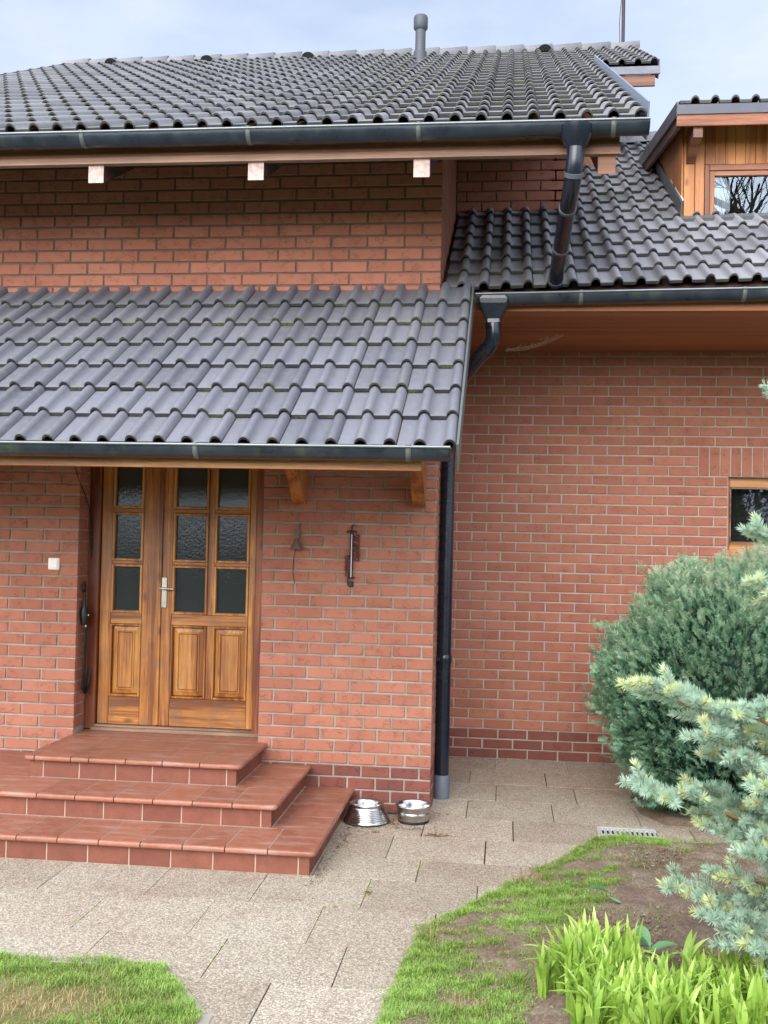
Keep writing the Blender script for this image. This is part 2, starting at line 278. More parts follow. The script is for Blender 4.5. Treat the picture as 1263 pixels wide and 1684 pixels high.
# ------------------------------------------------------------------ mesh helpers
class MB:
    def __init__(s): s.v = []; s.f = []; s.m = []; s.r = []; s.e = []; s.sm = []
    def add(s, vs, fs, mi=0, r=None, e=0.0, smooth=False):
        o = len(s.v); s.v.extend([tuple(x) for x in vs]); rr = random.random() if r is None else r
        for f in fs:
            s.f.append(tuple(i + o for i in f)); s.m.append(mi); s.r.append(rr); s.e.append(e); s.sm.append(smooth)
    def box(s, a, b, mi=0, r=None, xf=None):
        (x0, y0, z0), (x1, y1, z1) = a, b
        vs = [(x0, y0, z0), (x1, y0, z0), (x1, y1, z0), (x0, y1, z0), (x0, y0, z1), (x1, y0, z1), (x1, y1, z1), (x0, y1, z1)]
        if xf: vs = [xf(v) for v in vs]
        s.add(vs, [(0, 3, 2, 1), (4, 5, 6, 7), (0, 1, 5, 4), (1, 2, 6, 5), (2, 3, 7, 6), (3, 0, 4, 7)], mi, r); return s
    def bbox(s, a, b, c=0.004, mi=0, r=None, xf=None):
        # box with chamfered edges
        (x0, y0, z0), (x1, y1, z1) = a, b; vs = []; idx = {}
        for i, X in ((0, (x0, x1)), ):
            pass
        def P(ix, iy, iz, ax):
            X = [x0, x1][ix]; Y = [y0, y1][iy]; Z = [z0, z1][iz]
            sx, sy, sz = (1 - 2 * ix) * c, (1 - 2 * iy) * c, (1 - 2 * iz) * c
            if ax != 0: X += sx
            if ax != 1: Y += sy
            if ax != 2: Z += sz
            k = (ix, iy, iz, ax)
            if k not in idx:
                idx[k] = len(vs); vs.append((X, Y, Z))
            return idx[k]
        fs = []
        for ax in range(3):
            for sgn in (0, 1):
                q = []
                for (a_, b_) in ((0, 0), (1, 0), (1, 1), (0, 1)):
                    t = [a_, b_]; t.insert(ax, sgn); q.append(P(*t, ax))
                if (sgn == 0) == (ax != 1): q = q[::-1]
                fs.append(tuple(q))
        # edges
        for ax in range(3):
            o = [k for k in range(3) if k != ax]
            for p in (0, 1):
                for q_ in (0, 1):
                    c0 = [0, 0, 0]; c1 = [0, 0, 0]; c1[ax] = 1
                    for cc in (c0, c1): cc[o[0]] = p; cc[o[1]] = q_
                    fs.append((P(*c0, o[0]), P(*c1, o[0]), P(*c1, o[1]), P(*c0, o[1])))
        for ix in (0, 1):
            for iy in (0, 1):
                for iz in (0, 1):
                    fs.append((P(ix, iy, iz, 0), P(ix, iy, iz, 1), P(ix, iy, iz, 2)))
        if xf: vs = [xf(v) for v in vs]
        s.add(vs, fs, mi, r); return s
    def tube(s, pts, rad, seg=12, mi=0, caps=True, r=None, smooth=True):
        pts = [Vector(p) for p in pts]; n = len(pts); rads = rad if isinstance(rad, (list, tuple)) else [rad] * n
        vs = []; up = None
        for i, p in enumerate(pts):
            d = (pts[min(i + 1, n - 1)] - pts[max(i - 1, 0)])
            d = d.normalized() if d.length > 1e-9 else Vector((0, 0, 1))
            if up is None: up = Vector((1, 0, 0)) if abs(d.x) < 0.8 else Vector((0, 1, 0))
            a = (up - d * up.dot(d)).normalized(); b = d.cross(a); up = a
            for k in range(seg):
                t = 2 * math.pi * k / seg; vs.append(p + (a * math.cos(t) + b * math.sin(t)) * rads[i])
        fs = [(i * seg + k, i * seg + (k + 1) % seg, (i + 1) * seg + (k + 1) % seg, (i + 1) * seg + k) for i in range(n - 1) for k in range(seg)]
        s.add(vs, fs, mi, r, smooth=smooth)
        if caps:
            s.add(vs[:seg], [tuple(range(seg))[::-1]], mi, r); s.add(vs[-seg:], [tuple(range(seg))], mi, r)
        return s
    def prism(s, poly, x0, x1, plane='yz', mi=0, r=None):
        # poly: list of 2d points, extruded along the remaining axis
        f = {'yz': lambda p, t: (t, p[0], p[1]), 'xz': lambda p, t: (p[0], t, p[1]), 'xy': lambda p, t: (p[0], p[1], t)}[plane]
        n = len(poly); vs = [f(p, x0) for p in poly] + [f(p, x1) for p in poly]
        fs = [tuple(range(n))[::-1], tuple(range(n, 2 * n))] + [(i, (i + 1) % n, n + (i + 1) % n, n + i) for i in range(n)]
        s.add(vs, fs, mi, r); return s
    def build(s, name, mats, parent=None, loc=None, fixn=True):
        me = bpy.data.meshes.new(name); me.from_pydata([tuple(v) for v in s.v], [], s.f)
        mats = mats if isinstance(mats, (list, tuple)) else [mats]
        for m in mats: me.materials.append(m)
        me.polygons.foreach_set('material_index', s.m); me.polygons.foreach_set('use_smooth', s.sm)
        a = me.attributes.new('rnd', 'FLOAT', 'FACE'); a.data.foreach_set('value', s.r)
        if any(s.e): a = me.attributes.new('edge', 'FLOAT', 'FACE'); a.data.foreach_set('value', s.e)
        me.update()
        if fixn:
            bm = bmesh.new(); bm.from_mesh(me); bmesh.ops.recalc_face_normals(bm, faces=bm.faces); bm.to_mesh(me); bm.free()
        o = bpy.data.objects.new(name, me); COL.objects.link(o)
        if parent is not None: o.parent = parent
        return o
def np_mesh(name, V, F4, rnd, mats, parent=None):
    """V (n,3), F4 (m,k) with constant k"""
    me = bpy.data.meshes.new(name); n, k = F4.shape
    me.vertices.add(len(V)); me.vertices.foreach_set('co', V.astype(np.float32).ravel())
    me.loops.add(n * k); me.loops.foreach_set('vertex_index', F4.astype(np.int32).ravel())
    me.polygons.add(n); me.polygons.foreach_set('loop_start', np.arange(0, n * k, k, dtype=np.int32))
    a = me.attributes.new('rnd', 'FLOAT', 'FACE'); a.data.foreach_set('value', np.clip(rnd, 0, 1).astype(np.float32))
    me.materials.append(mats); me.update(calc_edges=True)
    o = bpy.data.objects.new(name, me); COL.objects.link(o)
    if parent is not None: o.parent = parent
    return o
def thing(name, label, cat, loc=(0, 0, 0), group=None):
    o = bpy.data.objects.new(name, None); COL.objects.link(o); o.location = loc; o.empty_display_size = 0.1
    o['label'] = label; o['category'] = cat
    if group: o['group'] = group
    return o
def tag(o, label, cat, group=None):
    o['label'] = label; o['category'] = cat
    if group: o['group'] = group
    return o
def struct(o, label=None, cat=None, kind='structure'):
    o['kind'] = kind
    if label: o['label'] = label
    if cat: o['category'] = cat
    return o
def arc(c, r, a0, a1, n): return [(c[0] + r * math.cos(a0 + (a1 - a0) * i / n), c[1] + r * math.sin(a0 + (a1 - a0) * i / n)) for i in range(n + 1)]

# ================================================================== GROUND
g = MB(); g.add([(-300, -300, -0.06), (300, -300, -0.06), (300, 300, -0.06), (-300, 300, -0.06)], [(0, 1, 2, 3)]); struct(g.build('ground', M_far), 'green lawn reaching away from the house', 'ground')
def inpoly(x, y, P):
    c = False; j = len(P) - 1
    for i in range(len(P)):
        if (P[i][1] > y) != (P[j][1] > y) and x < (P[j][0] - P[i][0]) * (y - P[i][1]) / (P[j][1] - P[i][1]) + P[i][0]: c = not c
        j = i
    return c
def inpoly_np(X, Y, P):
    c = np.zeros(X.shape, bool); j = len(P) - 1
    for i in range(len(P)):
        if P[i][1] != P[j][1]:
            c ^= ((P[i][1] > Y) != (P[j][1] > Y)) & (X < (P[j][0] - P[i][0]) * (Y - P[i][1]) / (P[j][1] - P[i][1]) + P[i][0])
        j = i
    return c
def dist_np(X, Y, P):
    d = np.full(X.shape, 9.0)
    for i in range(len(P)):
        a = np.array(P[i]); b = np.array(P[(i + 1) % len(P)]); ab = b - a; t = np.clip(((X - a[0]) * ab[0] + (Y - a[1]) * ab[1]) / (ab @ ab), 0, 1)
        d = np.minimum(d, np.hypot(X - a[0] - t * ab[0], Y - a[1] - t * ab[1]))
    return d
# slabs
pv = MB()
g2 = [(1.40, 1.87, [.426, 1.009]), (.92, 1.40, [.235, .818, 1.40]), (.41, .92, [.44, 1.012]), (-.09, .41, [.25, .826]), (-.58, -.09, [-.01, .557, 1.12]),
      (-1.06, -.58, [-.177, .39, .955]), (-1.44, -1.06, [.03, .596]), (-1.90, -1.44, [-1.885, -1.32, -.775, -.21, .362]), (-2.38, -1.90, [-1.496, -.944, -.39, .17, .73]),
      (-2.82, -2.38, [-1.309, -.75, -.197, .36]), (-3.29, -2.82, [-1.57, -1.01, -.45, .10]), (-3.76, -3.29, [-1.3, -.75, -.18, .38]), (-4.23, -3.76, [-1.0, -.45, .1, .66])]
for y0, y1, xs in g2:
    xs = sorted(xs); full = list(xs)
    while full[0] > -6: full.insert(0, full[0] - .565)
    while full[-1] < 5.5: full.append(full[-1] + .565)
    for a, b in zip(full[:-1], full[1:]):
        if y0 > -0.1 and b < -0.02: continue
        if y0 > -0.1 and a < -0.02: a = -0.02
        gx = random.choice([.0010, .0016, .0024, .004]); gy = random.choice([.0006, .001, .0018, .003]); dz = random.uniform(-.001, .001)
        t = [random.uniform(-.0006, .0006) for _ in range(4)]
        ym = y1 - gy if y0 < 1.3 else 1.866
        vs = [(a + gx, y0 + gy, -.05), (b - gx, y0 + gy, -.05), (b - gx, ym, -.05), (a + gx, ym, -.05)]
        c = .0006
        top = [(a + gx, y0 + gy, dz + t[0] - c), (b - gx, y0 + gy, dz + t[1] - c), (b - gx, ym, dz + t[2] - c), (a + gx, ym, dz + t[3] - c)]
        tp = [(a + gx + c, y0 + gy + c, dz + t[0]), (b - gx - c, y0 + gy + c, dz + t[1]), (b - gx - c, ym - c, dz + t[2]), (a + gx + c, ym - c, dz + t[3])]
        fs = [(8, 9, 10, 11)]
        for i in range(4):
            j = (i + 1) % 4; fs += [(i, j, 4 + j, 4 + i), (4 + i, 4 + j, 8 + j, 8 + i)]
        pv.add(vs + top + tp, fs, 0)
pv.add([(-6, -4.3, -.010), (5.5, -4.3, -.010), (5.5, 1.866, -.010), (-6, 1.866, -.010)], [(0, 1, 2, 3)], 1)
struct(pv.build('paving', [M_aggr, M_joint]), 'washed aggregate paving slabs in front of the house', 'paving')

# lawn patches and bed
BED = [(2.6, -.40), (1.306, -.40), (1.14, -.42), (1.04, -.541), (.854, -.907), (.743, -1.076), (.605, -1.231), (.521, -1.48), (.413, -1.66), (.297, -1.876), (.188, -2.044), (.11, -2.16), (.099, -2.361), (.085, -2.567), (.064, -2.817), (.037, -3.114), (.0, -3.9), (3.6, -3.9), (3.6, -.40)]
LEFT = [(-4.5, -2.80), (-1.646, -2.775), (-.955, -2.745), (-.80, -2.95), (-.65, -3.17), (-.60, -3.9), (-4.5, -3.9)]
BUSHBED = [(1.42, 0.25), (1.55, -.02), (3.8, -.02), (3.8, 1.3), (1.6, 1.3), (1.4, .75)]
def wob(x, y): return (math.sin(x * 5.1 + y * 3.3) + math.sin(x * 11.7 - y * 7.9 + 1) * .6 + math.sin(x * 23 + y * 19) * .35 + math.sin(y * 31 - x * 17) * .25)
def patch(name, P, base, amp, step, mat, label):
    xs = [p[0] for p in P]; ys = [p[1] for p in P]
    X, Y = np.meshgrid(np.arange(min(xs) - step, max(xs) + step, step), np.arange(min(ys) - step, max(ys) + step, step))
    ins = inpoly_np(X, Y, P); d = dist_np(X, Y, P); sd_ = np.where(ins, d, -d)
    nz = np.vectorize(wob)(X, Y) + rng.normal(0, .5, X.shape)
    Z = np.clip(sd_ / .10, -.5, 1) * base + amp * nz * np.clip(sd_ / .08, 0, 1)
    keep = sd_ > -step * 1.2
    ny, nx = X.shape; V = np.stack([X, Y, Z], -1).reshape(-1, 3); idx = np.arange(nx * ny).reshape(ny, nx)
    k4 = keep[:-1, :-1] & keep[1:, :-1] & keep[:-1, 1:] & keep[1:, 1:]
    F_ = np.stack([idx[:-1, :-1][k4], idx[:-1, 1:][k4], idx[1:, 1:][k4], idx[1:, :-1][k4]], -1)
    used = np.unique(F_); mp_ = np.zeros(len(V), int); mp_[used] = np.arange(len(used))
    o = np_mesh(name, V[used], mp_[F_], rng.random(len(F_)), mat); o.data.polygons.foreach_set('use_smooth', [True] * len(F_)); return struct(o, label, 'ground')
patch('bed_soil', BED, .022, .0065, .014, M_soil, 'bare brown soil of the planting bed')
patch('lawn_soil', LEFT, .012, .003, .03, M_turf, 'earth under the grass at lower left')
patch('shrub_soil', BUSHBED, .02, .005, .03, M_soil, 'soil under the round evergreen shrub')
kb = MB()
for a, b in (((-4.5, -2.765), (-1.66, -2.742)), ((-1.655, -2.742), (-.957, -2.715)), ((-.957, -2.715), (-.775, -2.935)), ((-.772, -2.939), (-.632, -3.13)), ((-.60, -3.15), (-.56, -3.9))):
    a = Vector((*a, 0)); b = Vector((*b, 0)); d = (b - a).normalized(); nn = Vector((d.y, -d.x, 0)); l = (b - a).length
    kb.bbox((0.001, 0, -.05), (l - .001, .045, .007), .004, xf=lambda v, a=a, d=d, nn=nn: tuple(a + d * v[0] + nn * v[1] + Vector((0, 0, v[2]))))
struct(kb.build('kerb', M_kerb), 'thin concrete edging strip round the lower left lawn', 'kerb')

def nz2(X, Y, s, seed):
    r = np.random.default_rng(seed); out = np.zeros_like(X)
    for k in range(7):
        a = r.uniform(0, 6.28); f = s * (1 + .5 * k) * r.uniform(.7, 1.3); out += np.sin((X * math.cos(a) + Y * math.sin(a)) * f + r.uniform(0, 6.28)) / (1 + .35 * k)
    return out / 3.2
def grass(name, P, n, dens, label, hmin=.018, hmax=.05, zb=.01, bias=0.0):
    xs = [p[0] for p in P]; ys = [p[1] for p in P]
    X = rng.uniform(min(xs) - .05, max(xs) + .05, n); Y = rng.uniform(min(ys) - .05, max(ys) + .05, n)
    ins = inpoly_np(X, Y, P); d = dist_np(X, Y, P); sd_ = np.where(ins, d, -d)
    dn, col = dens(X, Y, sd_)
    k = (sd_ > -.012 + .022 * nz2(X, Y, 42, 5)) & (rng.random(n) < dn); X, Y, col = X[k], Y[k], col[k]; n = len(X)
    tuft = np.clip(nz2(X, Y, 26, 8) * 1.4, 0, 1); h = rng.uniform(hmin, hmax, n) * (0.62 + 1.0 * tuft); h = np.clip(h, .008, .09); a = rng.uniform(0, 6.28, n); lean = rng.uniform(.2, 1.7, n) * h; wd = rng.uniform(.0008, .0018, n)
    dx, dy = np.cos(a), np.sin(a); px, py = -dy * wd, dx * wd
    if bias: pass
    z0 = np.full(n, zb)
    V = np.zeros((n, 5, 3))
    V[:, 0] = np.stack([X - px, Y - py, z0], -1); V[:, 1] = np.stack([X + px, Y + py, z0], -1)
    mx_, my_ = X + dx * lean * .35, Y + dy * lean * .35
    V[:, 2] = np.stack([mx_ + px * .8, my_ + py * .8, z0 + h * .6], -1); V[:, 3] = np.stack([mx_ - px * .8, my_ - py * .8, z0 + h * .6], -1)
    V[:, 4] = np.stack([X + dx * lean, Y + dy * lean, z0 + h * .92], -1)
    V = V.reshape(-1, 3); o = np.arange(n)[:, None] * 5
    F_ = np.concatenate([o + np.array([[0, 1, 2]]), o + np.array([[0, 2, 3]]), o + np.array([[3, 2, 4]])]); r_ = np.tile(col + rng.normal(0, .12, n), 3)
    ob = np_mesh(name, V, F_, r_, M_grass); struct(ob, label, 'grass', 'stuff'); return ob
def dens_left(X, Y, sd_):
    n1 = nz2(X, Y, 6, 11); worn = np.exp(-(((X + 1.55) / .42) ** 2 + ((Y + 3.28) / .20) ** 2)) + .7 * np.exp(-(((X + 1.15) / .15) ** 2 + ((Y + 3.12) / .12) ** 2)); n2 = nz2(X, Y, 17, 12); dn = np.clip(.62 + .35 * n1 + .35 * n2 - worn * .75, .08, 1); return dn, np.clip(.6 + .2 * n1 - worn * .55, .02, 1)
def dens_right(X, Y, sd_):
    n1 = nz2(X, Y, 5, 21)
    # grass band along the paving edge; thins out towards the bed
    w_ = np.interp(Y, [-3.9, -3.0, -2.5, -2.1, -1.6, -1.2, -.9, -.6, -.5, -.3], [.50, .56, .60, .62, .52, .44, .24, .14, .2, .18])
    e = np.clip((w_ - sd_ + .10 * n1) / .08, 0, 1)
    worn = np.exp(-(((X - .34) / .11) ** 2 + ((Y + 2.92) / .05) ** 2)) + .7 * np.exp(-(((X - .62) / .1) ** 2 + ((Y + 1.3) / .13) ** 2))
    far = (X > 1.5) & (Y > -.7)
    n2 = nz2(X, Y, 19, 22); dn = e * np.clip(.72 + .35 * n1 + .4 * n2 - worn * .8, .10, 1) + .02 * (sd_ > .2); dn = np.where(far, .1, dn)
    return dn, np.clip(.5 + .25 * n1 - worn * .5, .02, 1)
grass('grass_left', LEFT, 330000, dens_left, 'short green grass with a worn brown patch at lower left', .012, .032, .012)
grass('grass_right', BED, 900000, dens_right, 'short patchy grass between the paving and the planting bed', .010, .030, .015)
# stones and litter in the bed
def scatter(name, P, n, mat, lo, hi, label, cat, cond=None, zb=.02, flat=.6):
    mb = MB(); c = 0
    while c < n:
        x = random.uniform(min(p[0] for p in P), max(p[0] for p in P)); y = random.uniform(min(p[1] for p in P), max(p[1] for p in P))
        if not inpoly(x, y, P) or (cond and not cond(x, y)): continue
        r = random.uniform(lo, hi); ico = [(0, 0, 1), (.9, 0, .4), (.28, .85, .45), (-.72, .53, .4), (-.72, -.53, .45), (.28, -.85, .4), (.72, .53, -.4), (-.28, .85, -.4), (-.9, 0, -.4), (-.28, -.85, -.4), (.72, -.53, -.4), (0, 0, -1)]
        sx, sy = random.uniform(.6, 1.5), random.uniform(.6, 1.2); a = random.uniform(0, 6.28)
        vs = []
        for q in ico:
            j = random.uniform(.8, 1.2) * r; X = q[0] * sx * j; Y = q[1] * sy * j; vs.append((x + X * math.cos(a) - Y * math.sin(a), y + X * math.sin(a) + Y * math.cos(a), zb + q[2] * flat * j))
        fs = [(0, 1, 2), (0, 2, 3), (0, 3, 4), (0, 4, 5), (0, 5, 1), (1, 6, 2), (2, 7, 3), (3, 8, 4), (4, 9, 5), (5, 10, 1), (6, 7, 2), (7, 8, 3), (8, 9, 4), (9, 10, 5), (10, 6, 1), (11, 7, 6), (11, 8, 7), (11, 9, 8), (11, 10, 9), (11, 6, 10)]
        mb.add(vs, fs, 0, smooth=False); c += 1
    o = mb.build(name, mat); struct(o, label, cat, 'stuff')
scatter('gravel', [(.5, -3.3), (.55, -2.6), (.72, -2.2), (.85, -1.3), (1.15, -.62), (2.3, -.6), (2.3, -3.3)], 1100, M_stone, .003, .010, 'small stones and crumbs on the bed soil', 'gravel')
scatter('soil_crumbs', [(.5, -3.3), (.55, -2.6), (.72, -2.2), (.85, -1.3), (1.15, -.62), (2.3, -.6), (2.3, -3.3)], 5200, M_soil, .003, .015, 'loose crumbs of soil in the bed', 'soil', None, .02)
def litter(name, clusters, label):
    mb = MB()
    for (cx, cy, sx, sy, n) in clusters:
        for _ in range(n):
            x = random.gauss(cx, sx); y = random.gauss(cy, sy)
            if -0.52 > x and -1.5 < y: x = -.5 + abs(random.gauss(0, .015))
            if y > -.004 and x < 0.0: y = -.004 - abs(random.gauss(0, .01))
            a = random.uniform(0, 6.28); l = random.uniform(.004, .016); w_ = random.uniform(.001, .003); z = .003 + random.uniform(0, .003)
            dx, dy = math.cos(a) * l, math.sin(a) * l; px, py = -math.sin(a) * w_, math.cos(a) * w_
            mb.add([(x - dx, y - dy, z), (x + px, y + py, z + .003), (x + dx, y + dy, z + random.uniform(0, .004)), (x - px, y - py, z)], [(0, 1, 2, 3)], 0)
    struct(mb.build(name, M_litter, fixn=False), label, 'litter', 'stuff')
litter('dry_litter', [(-.42, -.30, .05, .14, 130), (-.48, -.7, .02, .25, 120), (-.22, -.30, .05, .05, 130), (-.10, -.42, .08, .03, 60), (.08, -.55, .04, .02, 90), (-.3, -.55, .012, .008, 16), (-.42, -1.9, .1, .1, 10), (-.2, -1.66, .01, .03, 24), (.0, -.02, .08, .03, 40), (.2, -.5, .3, .4, 50), (-.5, -1.45, .02, .1, 60), (1.2, 1.5, .3, .2, 30), (.4, 1.8, .5, .03, 60)], 'dry leaf crumbs and dirt round the bowls and steps')
moss = MB()
for (cx, cy, sx, sy, n) in [(-.21, -1.62, .006, .07, 40), (-.30, -1.875, .12, .004, 40), (-1.49, -2.2, .006, .12, 24), (.03, -1.2, .005, .08, 18), (-.39, -2.1, .006, .16, 24), (-.75, -2.5, .006, .1, 20), (.14, -2.05, .02, .05, 40), (-.95, -2.1, .005, .1, 14), (.45, -1.43, .15, .004, 20)]:
    for _ in range(n):
        x, y = random.gauss(cx, sx), random.gauss(cy, sy); a = random.uniform(0, 6.28); h = random.uniform(.004, .012); w_ = random.uniform(.001, .0025); l = random.uniform(.002, .01)
        moss.add([(x - w_, y, 0), (x + w_, y, 0), (x + math.cos(a) * l, y + math.sin(a) * l, h)], [(0, 1, 2)], 0)
struct(moss.build('joint_moss', M_grass, fixn=False), 'small tufts of moss and grass in the paving joints', 'moss', 'stuff')
# drain
dr = thing('drain_grate', 'slotted metal drain grate set in the paving beside the round shrub', 'drain', (1.10, -.285, .005))
dr.scale = (1, 2.0, 1); dr.rotation_euler = (0, 0, -.02)
m_ = MB(); m_.bbox((0, -.055, -.03), (.36, -.043, .010), .002); m_.bbox((0, .043, -.03), (.36, .055, .010), .002); m_.bbox((-.012, -.055, -.03), (0, .055, .010), .002); m_.build('rim', M_grate, dr)
m_ = MB()
for i in range(12): m_.bbox((.0 + i * .0305, -.042, -.006), (.0165 + i * .0305, .042, .008), .002)
m_.bbox((.0, -.0425, -.006), (.36, -.026, .0082), .002); m_.bbox((.0, .026, -.006), (.36, .0425, .0082), .002)
m_.build('bars', M_grate, dr); m_ = MB(); m_.box((0, -.043, -.003), (.36, .043, -.001)); m_.build('slot_shade', M_black, dr)  # thin black sheet on the slabs stands in for shade below the slots

# ================================================================== HOUSE
house = thing('brick_house', 'red brick house with dark tiled roofs, wooden door and porch canopy', 'house', (0, 0, 0))
JB = .012  # mortar joint
def brick_mesh(mb, rects, to3, proud=.009, depth=.012, plinth_z=None, JB=.012, mi=1):
    """rects: (u0,u1,z0,z1); to3(u,z,d) -> xyz with d outward"""
    for (u0, u1, z0, z1) in rects:
        if u1 - u0 < .015 or z1 - z0 < .012: continue
        j = lambda s=.0012: random.uniform(-s, s)
        a0, a1, b0, b1 = u0 + JB / 2 + j(), u1 - JB / 2 + j(), z0 + JB / 2 + j(), z1 - JB / 2 + j()
        c = .0035; p = proud + j(.0012); q = [random.uniform(-.0006, .0006) for _ in range(4)]
        A = [to3(a0, b0, 0), to3(a1, b0, 0), to3(a1, b1, 0), to3(a0, b1, 0)]
        B = [to3(a0, b0, p - c * .8), to3(a1, b0, p - c * .8), to3(a1, b1, p - c * .8), to3(a0, b1, p - c * .8)]
        Cc = [to3(a0 + c, b0 + c, p + q[0]), to3(a1 - c, b0 + c, p + q[1]), to3(a1 - c, b1 - c, p + q[2]), to3(a0 + c, b1 - c, p + q[3])]
        fs = [(8, 9, 10, 11)]
        for i in range(4):
            k = (i + 1) % 4; fs += [(i, k, 4 + k, 4 + i), (4 + i, 4 + k, 8 + k, 8 + i)]
        dark = plinth_z is not None and z1 < plinth_z + .01
        mb.add(A + B + Cc, fs, 2 if dark else mi, random.random())
def course_fill(ua, ub, z0, z1, joints, holes):
    """joints sorted list of u; clip to (ua,ub) and cut around holes (u0,u1,z0,z1)"""
    segs = []; js = [ua] + [j for j in joints if ua + .02 < j < ub - .02] + [ub]
    hs = [h for h in holes if h[2] < (z0 + z1) / 2 < h[3]]
    for a, b in zip(js[:-1], js[1:]):
        parts = [(a, b)]
        for h in hs:
            np_ = []
            for (p, q) in parts:
                if h[1] <= p or h[0] >= q: np_.append((p, q))
                else:
                    if h[0] > p: np_.append((p, h[0]))
                    if h[1] < q: np_.append((h[1], q))
            parts = np_
        segs += [(p, q, z0, z1) for p, q in parts]
    return segs
CA = .0818; Z0 = .05
# --- wall A (porch wall, faces camera), Y=0, mortar plane at Y=+.0
wa = MB(); rects = []; rectsD = []
DOOR = (-2.51, -1.185, 0.3, 2.52)
zs = [0.0 - .03] + [Z0 + CA * j for j in range(0, 44)]
zj = Z0 + CA * 41
zz = [-.03]; z = Z0
while z < 3.42: zz.append(z); z += CA
while z < 4.75: zz.append(z); z += .085
for k, (a, b) in enumerate(zip(zz[:-1], zz[1:])):
    if a < 3.42:
        par = k % 2
        # right part, measured from the corner X=0 leftwards
        if par: js = [-.078 - .1935 * i for i in range(5)] + [-1.09]
        else: js = [-.175 - .1935 * i for i in range(5)]
        if a > 1.95: js = [(-.078 if par else -.2)] + [x - random.uniform(-.03, .03) for x in ([-.33, -.58, -.83, -1.08] if par else [-.45, -.7, -.95])]
        js = [x + random.uniform(-.004, .004) for x in js]
        rects_r = course_fill(-1.193 if b < DOOR[3] + .05 and a > .35 else -1.36, .011, a, b, sorted(js), [])
        lj = [-2.51 - (.13 if par else .25) - .2475 * i + random.uniform(-.004, .004) for i in range(9)]
        if a > .35 and b < DOOR[3] + .05: rects_l = course_fill(-5.0, -2.500, a, b, sorted(lj), [])
        else: rects_l = course_fill(-5.0, -1.36, a, b, sorted(lj + [-2.51 + (.12 if par else 0) + .2475 * i for i in range(5)]), [])
        rects += rects_r + rects_l
    else:
        par = k % 2; js = [-2.875 + .25 * i + (.125 if par else 0) - 2.5 + .0 for i in range(30)]; js = [x + random.uniform(-.004, .004) for x in js]
        rects += course_fill(-5.0, .011, a, b, js, [])
brick_mesh(wa, rects, lambda u, z, d: (u, -d, z), plinth_z=.295, JB=.0138)
wa.box((-5.0, 0.0, -.06), (-2.51, .30, 2.52), 0); wa.box((-1.185, 0.0, -.06), (-.0, .30, 2.52), 0); wa.box((-2.51, 0, 2.52), (-1.185, .3, 2.55), 0); wa.box((-5.0, 0, 2.5501), (0, .30, 3.3), 0); wa.box((-5.0, 0, 3.3001), (0, .30, 4.78), 3); wa.box((-2.51, 0, -.06), (-1.185, .3, .40), 0)
# reveal bricks on the left jamb
rv = []
for k, (a, b) in enumerate(zip(zz[:-1], zz[1:])):
    if a > .38 and b < 2.55: rv += [(0.002, .13 if k % 2 else .24, a, b)] + ([(.13, .24, a, b)] if k % 2 else [])
brick_mesh(wa, rv, lambda u, z, d: (-2.51 + d * .6, u, z))
rv = [(0.002, .24, a, b) for a, b in zip(zz[:-1], zz[1:]) if a > .38 and b < 2.55]
brick_mesh(wa, rv, lambda u, z, d: (-1.185 - d * .3, u, z))
wa.build('wall', [M_mortar, M_brick, M_brickD, M_mortarU], house)
# --- side wall X=0 facing +X
RZ0 = 4.238; ws = MB(); r_ = []
zs2 = list(zz)
while zs2[-1] < 5.6: zs2.append(zs2[-1] + .085)
for k, (a, b) in enumerate(zip(zs2[:-1], zs2[1:])):
    par = k % 2; js = sorted([(.07 if not par else .19) + .25 * i for i in range(9)]); ylo = max(-.004, (b - RZ0 + .07) / .527 - 1.08)
    if ylo < 1.8: r_ += course_fill(ylo, 1.86, a, b, js, [])
brick_mesh(ws, r_, lambda u, z, d: (d, u, z), plinth_z=.295, proud=.0022, JB=.017)
ws.prism([(.3001, -.06), (1.87, -.06), (1.87, 5.72), (.3001, 4.90)], -.29, 0, 'yz', 0)
ws.build('wall', [M_mortarU, M_brick, M_brickD], house)
# --- wall B  Y=1.866
YB = 1.866; wb = MB(); r_ = []; CB = .083
zb = [0.0]
while zb[-1] < 3.55: zb.append(zb[-1] + CB)
WIN = (2.30, 3.45, zb[21], zb[29])
for k, (a, b) in enumerate(zip(zb[:-1], zb[1:])):
    par = k % 2; js = [.191 + .25 * i + (.125 if par else 0) + random.uniform(-.004, .004) for i in range(-1, 20)]
    holes = [WIN]
    if 28.5 < k + .5 < 32: holes = [(2.06, 3.7, a - 1, b + 1)]
    r_ += course_fill(0, 5.0, a, b, js, holes)
# soldier course above the window
u = 2.06
while u < 3.68: r_.append((u, u + .0865, zb[29], zb[32])); u += .0865
brick_mesh(wb, r_, lambda u, z, d: (u, YB - d, z), plinth_z=.255)
for (a, b, c, d) in ((-.1, 5, -.06, WIN[2]), (-.1, WIN[0], WIN[2], WIN[3]), (WIN[1], 5, WIN[2], WIN[3]), (-.1, 5, WIN[3], 3.6)): wb.box((a, YB, c), (b, YB + .2, d), 0)
wb.build('wall', [M_mortarB, M_brick, M_brickD], house)
